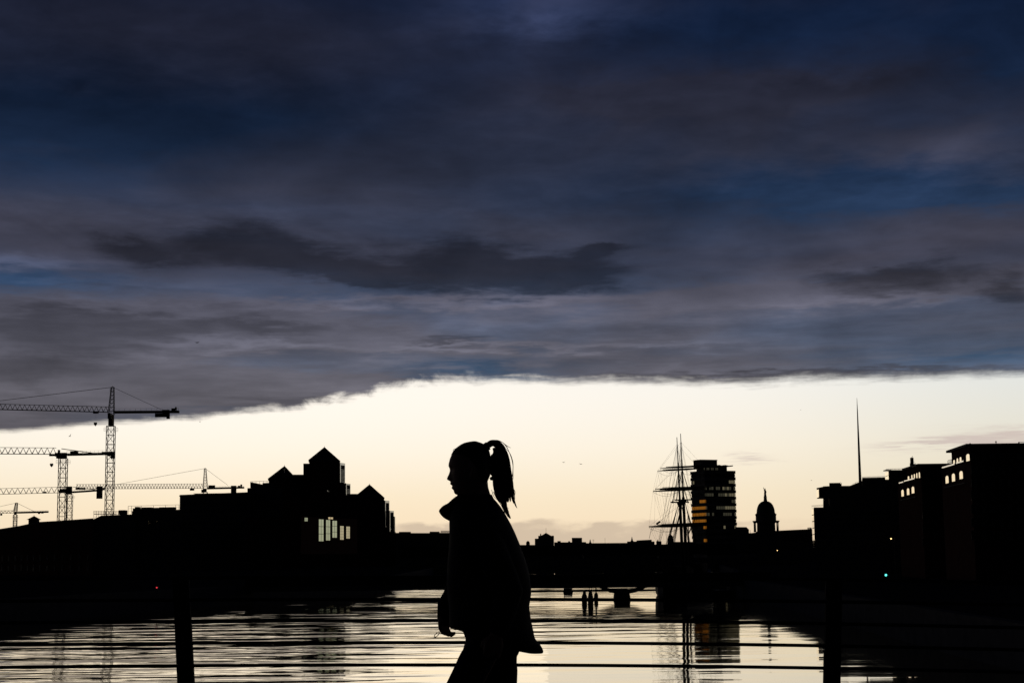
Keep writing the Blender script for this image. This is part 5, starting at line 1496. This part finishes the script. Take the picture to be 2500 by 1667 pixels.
    leg([(1560, 1170, 1262, .07), (1590, 1168, 1266.5, .082), (1606, 1165, 1262.5, .082), (1620, 1164, 1262, .081), (1640, 1165, 1264, .08), (1667, 1168, 1263, .077), (1720, 1176, 1262, .07), (1790, 1186, 1266, .065), (1850, 1202, 1282, .06), (1920, 1232, 1308, .055), (1975, 1264, 1334, .054), (1990, 1272, 1340, .054)], 0.083, kneeR, ankR)
    tr = T_.build('trousers', 'trousers', root, True)
    md = tr.modifiers.new('cloth', 'REMESH'); md.mode = 'VOXEL'; md.voxel_size = 0.006; md.use_smooth_shade = True
    # --- boots
    for an, rear in ((ankF, False), (ankR, True)):
        z0 = DECK + 0.004; pitch_ = 0.0 if not rear else 0.06
        S = MB(); loops = []
        for x_, hw, h_, lift in ((0.055, 0.022, 0.06, 1), (0.045, 0.036, 0.11, 1), (0.0, 0.040, 0.13, .8), (-0.05, 0.040, 0.085, .5), (-0.11, 0.044, 0.062, .15), (-0.16, 0.040, 0.048, 0), (-0.19, 0.024, 0.03, 0)):
            L = []
            for k in range(16):
                t_ = 2 * math.pi * k / 16
                L.append((an.x + x_, an.y + hw * math.cos(t_), z0 + pitch_ * lift + max(0, h_ / 2 + h_ / 2 * math.sin(t_) * 1.0)))
            loops.append(L)
        S.loops(loops).build('boot', 'leather', root, True)
    # --- hair: cap over the skull, tie, ponytail made of locks, loose wisps
    Hh = MB(); loops = []
    yy = [1076.9, 1078.2, 1081, 1085, 1092, 1100, 1110, 1122, 1135, 1148, 1160, 1170, 1178]
    fr_ = [(1076.9, 1152), (1079.7, 1135.7), (1086.3, 1122), (1096.9, 1108.7), (1107.4, 1102), (1114, 1100), (1122, 1122), (1135, 1140), (1148, 1158), (1160, 1164), (1178, 1176)]
    bk_ = [(1076.9, 1163), (1079.7, 1171), (1084.4, 1182), (1088, 1188), (1095, 1193), (1110, 1197), (1130, 1199), (1150, 1198), (1160, 1197), (1170, 1192.5), (1178, 1189)]
    hw_ = [(1076.9, 0.010), (1080, 0.034), (1086, 0.052), (1097, 0.067), (1110, 0.076), (1130, 0.081), (1150, 0.079), (1165, 0.072), (1178, 0.058)]
    for y in yy:
        f_, = interp(fr_, y); b_, = interp(bk_, y); hw, = interp(hw_, y)
        A_ = at(f_, y, PD); B_ = at(b_, y, PD); cx = (A_.x + B_.x) / 2; rx = (B_.x - A_.x) / 2
        loops.append([(cx + rx * math.cos(2*math.pi*k/36), PD + hw * math.sin(2*math.pi*k/36), A_.z) for k in range(36)])
    Hh.loops(loops)
    hair = Hh.build('hair', 'hair', root, True)
    tie = MB(); tp = at(1190, 1090, PD)
    tie.tube([at(1184, 1092, PD), at(1189, 1089.5, PD), at(1194.5, 1087.5, PD)], [0.016, 0.0185, 0.016], 14)
    tie.build('hair_tie', 'scarf', root, True)
    rnd = random.Random(5)
    def lock(mb, path, rads, offs=(0, 0), k=7, dy=0.0, spread=0.0):
        n_ = len(path); P_ = []
        for i, (x, y) in enumerate(path):
            p = at(x, y, PD); f_ = i / (n_ - 1)
            p.y += dy + spread * f_; P_.append(p)
        # smooth the path
        for _ in range(2):
            Q = [P_[0]]
            for a, b_ in zip(P_[:-1], P_[1:]): Q += [a.lerp(b_, .25), a.lerp(b_, .75)]
            Q.append(P_[-1]); P_ = Q
        r_ = [interp([(i / (n_ - 1), rads[i]) for i in range(n_)], j / (len(P_) - 1))[0] for j in range(len(P_))]
        mb.tube(P_, r_, k)
    PT_ = MB()
    # upper arch of the ponytail
    lock(PT_, [(1190, 1089), (1198, 1081.5), (1207, 1081), (1217, 1086), (1226, 1097), (1231, 1115), (1233, 1135), (1235, 1155), (1237, 1180), (1237, 1205), (1240, 1226)], [.011, .0135, .0135, .0165, .017, .0145, .0165, .019, .017, .010, .0008], k=12)
    lock(PT_, [(1204, 1078.5), (1214, 1080), (1224, 1087), (1232, 1098), (1237, 1116), (1239, 1135), (1242, 1152), (1247, 1172), (1248, 1195), (1251, 1218)], [.006, .0075, .0075, .0065, .006, .007, .008, .008, .005, .0006], k=10)
    # the inner side hangs close to the nape
    lock(PT_, [(1208, 1092), (1212, 1104), (1209, 1120), (1207, 1140), (1209, 1160), (1212, 1180), (1214, 1200), (1219, 1214), (1225, 1230)], [.010, .012, .0175, .017, .0125, .0155, .013, .008, .0008], k=12)
    lock(PT_, [(1219, 1098), (1221, 1115), (1222, 1135), (1222, 1160), (1223, 1185), (1227, 1225)], [.010, .014, .015, .015, .013, .003], k=10)
    lock(PT_, [(1204, 1108), (1201, 1118), (1199, 1138), (1200, 1152), (1204, 1162)], [.003, .010, .011, .009, .004], k=10)
    lock(PT_, [(1196, 1169), (1202, 1167), (1209, 1168)], [.004, .009, .008], k=8)
    lock(PT_, [(1222, 1150), (1224, 1175), (1225, 1200), (1229, 1222), (1233, 1240), (1239, 1254), (1246.5, 1265.5)], [.016, .0175, .015, .012, .0095, .0065, .0012], k=10)
    lock(PT_, [(1228, 1180), (1231, 1205), (1233, 1225), (1236, 1243), (1239, 1256)], [.010, .009, .007, .005, .0006], k=8)
    lock(PT_, [(1242, 1165), (1246, 1185), (1249, 1205), (1254, 1222), (1260.8, 1238.5)], [.008, .007, .0045, .0032, .0006], k=8)
    lock(PT_, [(1240, 1180), (1243, 1200), (1245, 1214), (1247, 1224)], [.006, .0055, .0035, .0007], k=7)
    lock(PT_, [(1244, 1190), (1248, 1208), (1251, 1220), (1254, 1229)], [.004, .0035, .002, .0005], k=7)
    lock(PT_, [(1210, 1190), (1212, 1206), (1215, 1216), (1220, 1228)], [.007, .005, .0025, .0006], k=7)
    pty = PT_.build('ponytail', 'hair', hair, True)
    Wp = MB()
    for i in range(46):
        j = rnd.uniform(-1, 1); w_ = rnd.uniform(-1, 1)
        base = [(1206 + j * 3, 1079 + abs(j) * 2), (1220 + j * 3, 1083 + j * 3), (1233 + j * 3, 1097), (1240 + j * 3.5, 1118), (1243 + j * 4, 1142), (1247 + w_ * 5, 1170), (1248 + w_ * 6, 1195), (1250 + w_ * 8, 1214 + rnd.uniform(-10, 12))]
        lock(Wp, base, [.0008, .0011, .0011, .0011, .0011, .0011, .001, .0004], k=4, dy=rnd.uniform(-0.015, 0.015))
    for i in range(26):
        j = rnd.uniform(-1, 1)
        base = [(1214 + j * 5, 1165), (1218 + j * 6, 1190), (1224 + j * 7, 1212), (1230 + j * 7, 1234), (1238 + j * 5, 1250 + rnd.uniform(-8, 14))]
        lock(Wp, base, [.0012, .0013, .0012, .001, .0004], k=4, dy=rnd.uniform(-0.015, 0.015))
    # far-flung single strands as in the photograph
    for path in ([(1215, 1075.5), (1228, 1080), (1237, 1090), (1242, 1100), (1249, 1118), (1252.5, 1135), (1252, 1155), (1250, 1172)], [(1236, 1096), (1244, 1104), (1250, 1118), (1252.5, 1130), (1252.8, 1150), (1252.5, 1170)],
                 [(1205, 1074), (1216, 1073.8), (1228, 1079.5), (1238, 1089), (1247, 1093)], [(1112, 1094), (1108, 1096.5), (1105, 1100.5)],
                 [(1200, 1195), (1203, 1205), (1206, 1212), (1213, 1219)], [(1205, 1200), (1210, 1212), (1216, 1222), (1223, 1232)], [(1208, 1206), (1213, 1215), (1219, 1226)],
                 [(1252, 1190), (1256, 1196), (1259, 1204)], [(1240, 1160), (1249, 1180), (1253, 1205), (1257, 1225), (1262, 1240)]):
        for q in range(2): lock(Wp, [(x + rnd.uniform(-.6, .6), y + rnd.uniform(-.6, .6)) for x, y in path], [.0009] * (len(path) - 1) + [.0004], k=4, dy=rnd.uniform(-.01, .01))
    Wp.build('loose_strands', 'hair', hair, True)['kind'] = 'stuff'
    # --- looped cord hanging from the forward hand
    Lc = MB(); P_ = []
    for k in range(25):
        t_ = 2 * math.pi * k / 24
        u_ = 8.2 * math.cos(t_); v_ = 3.2 * math.sin(t_)
        c_, s_ = math.cos(-0.78), math.sin(-0.78)
        P_.append(at(1066.5 + u_ * c_ - v_ * s_ , 1548.0 + u_ * s_ + v_ * c_, PD + 0.17))
    Lc.tube(P_, 0.0017, 6)
    q = [at(1071, 1544, PD + 0.17), at(1074.5, 1546.3, PD + 0.17), at(1079.5, 1546.5, PD + 0.165), at(1080, 1540, PD + 0.16)]
    Lc.tube(q, 0.0019, 6)
    tag(Lc.build('looped_cord', 'leather', None, True), 'thin looped cord dangling from the walking person\'s forward hand', 'cord')
person()

scene.render.resolution_x = 1024; scene.render.resolution_y = 682
scene.render.engine = 'CYCLES'
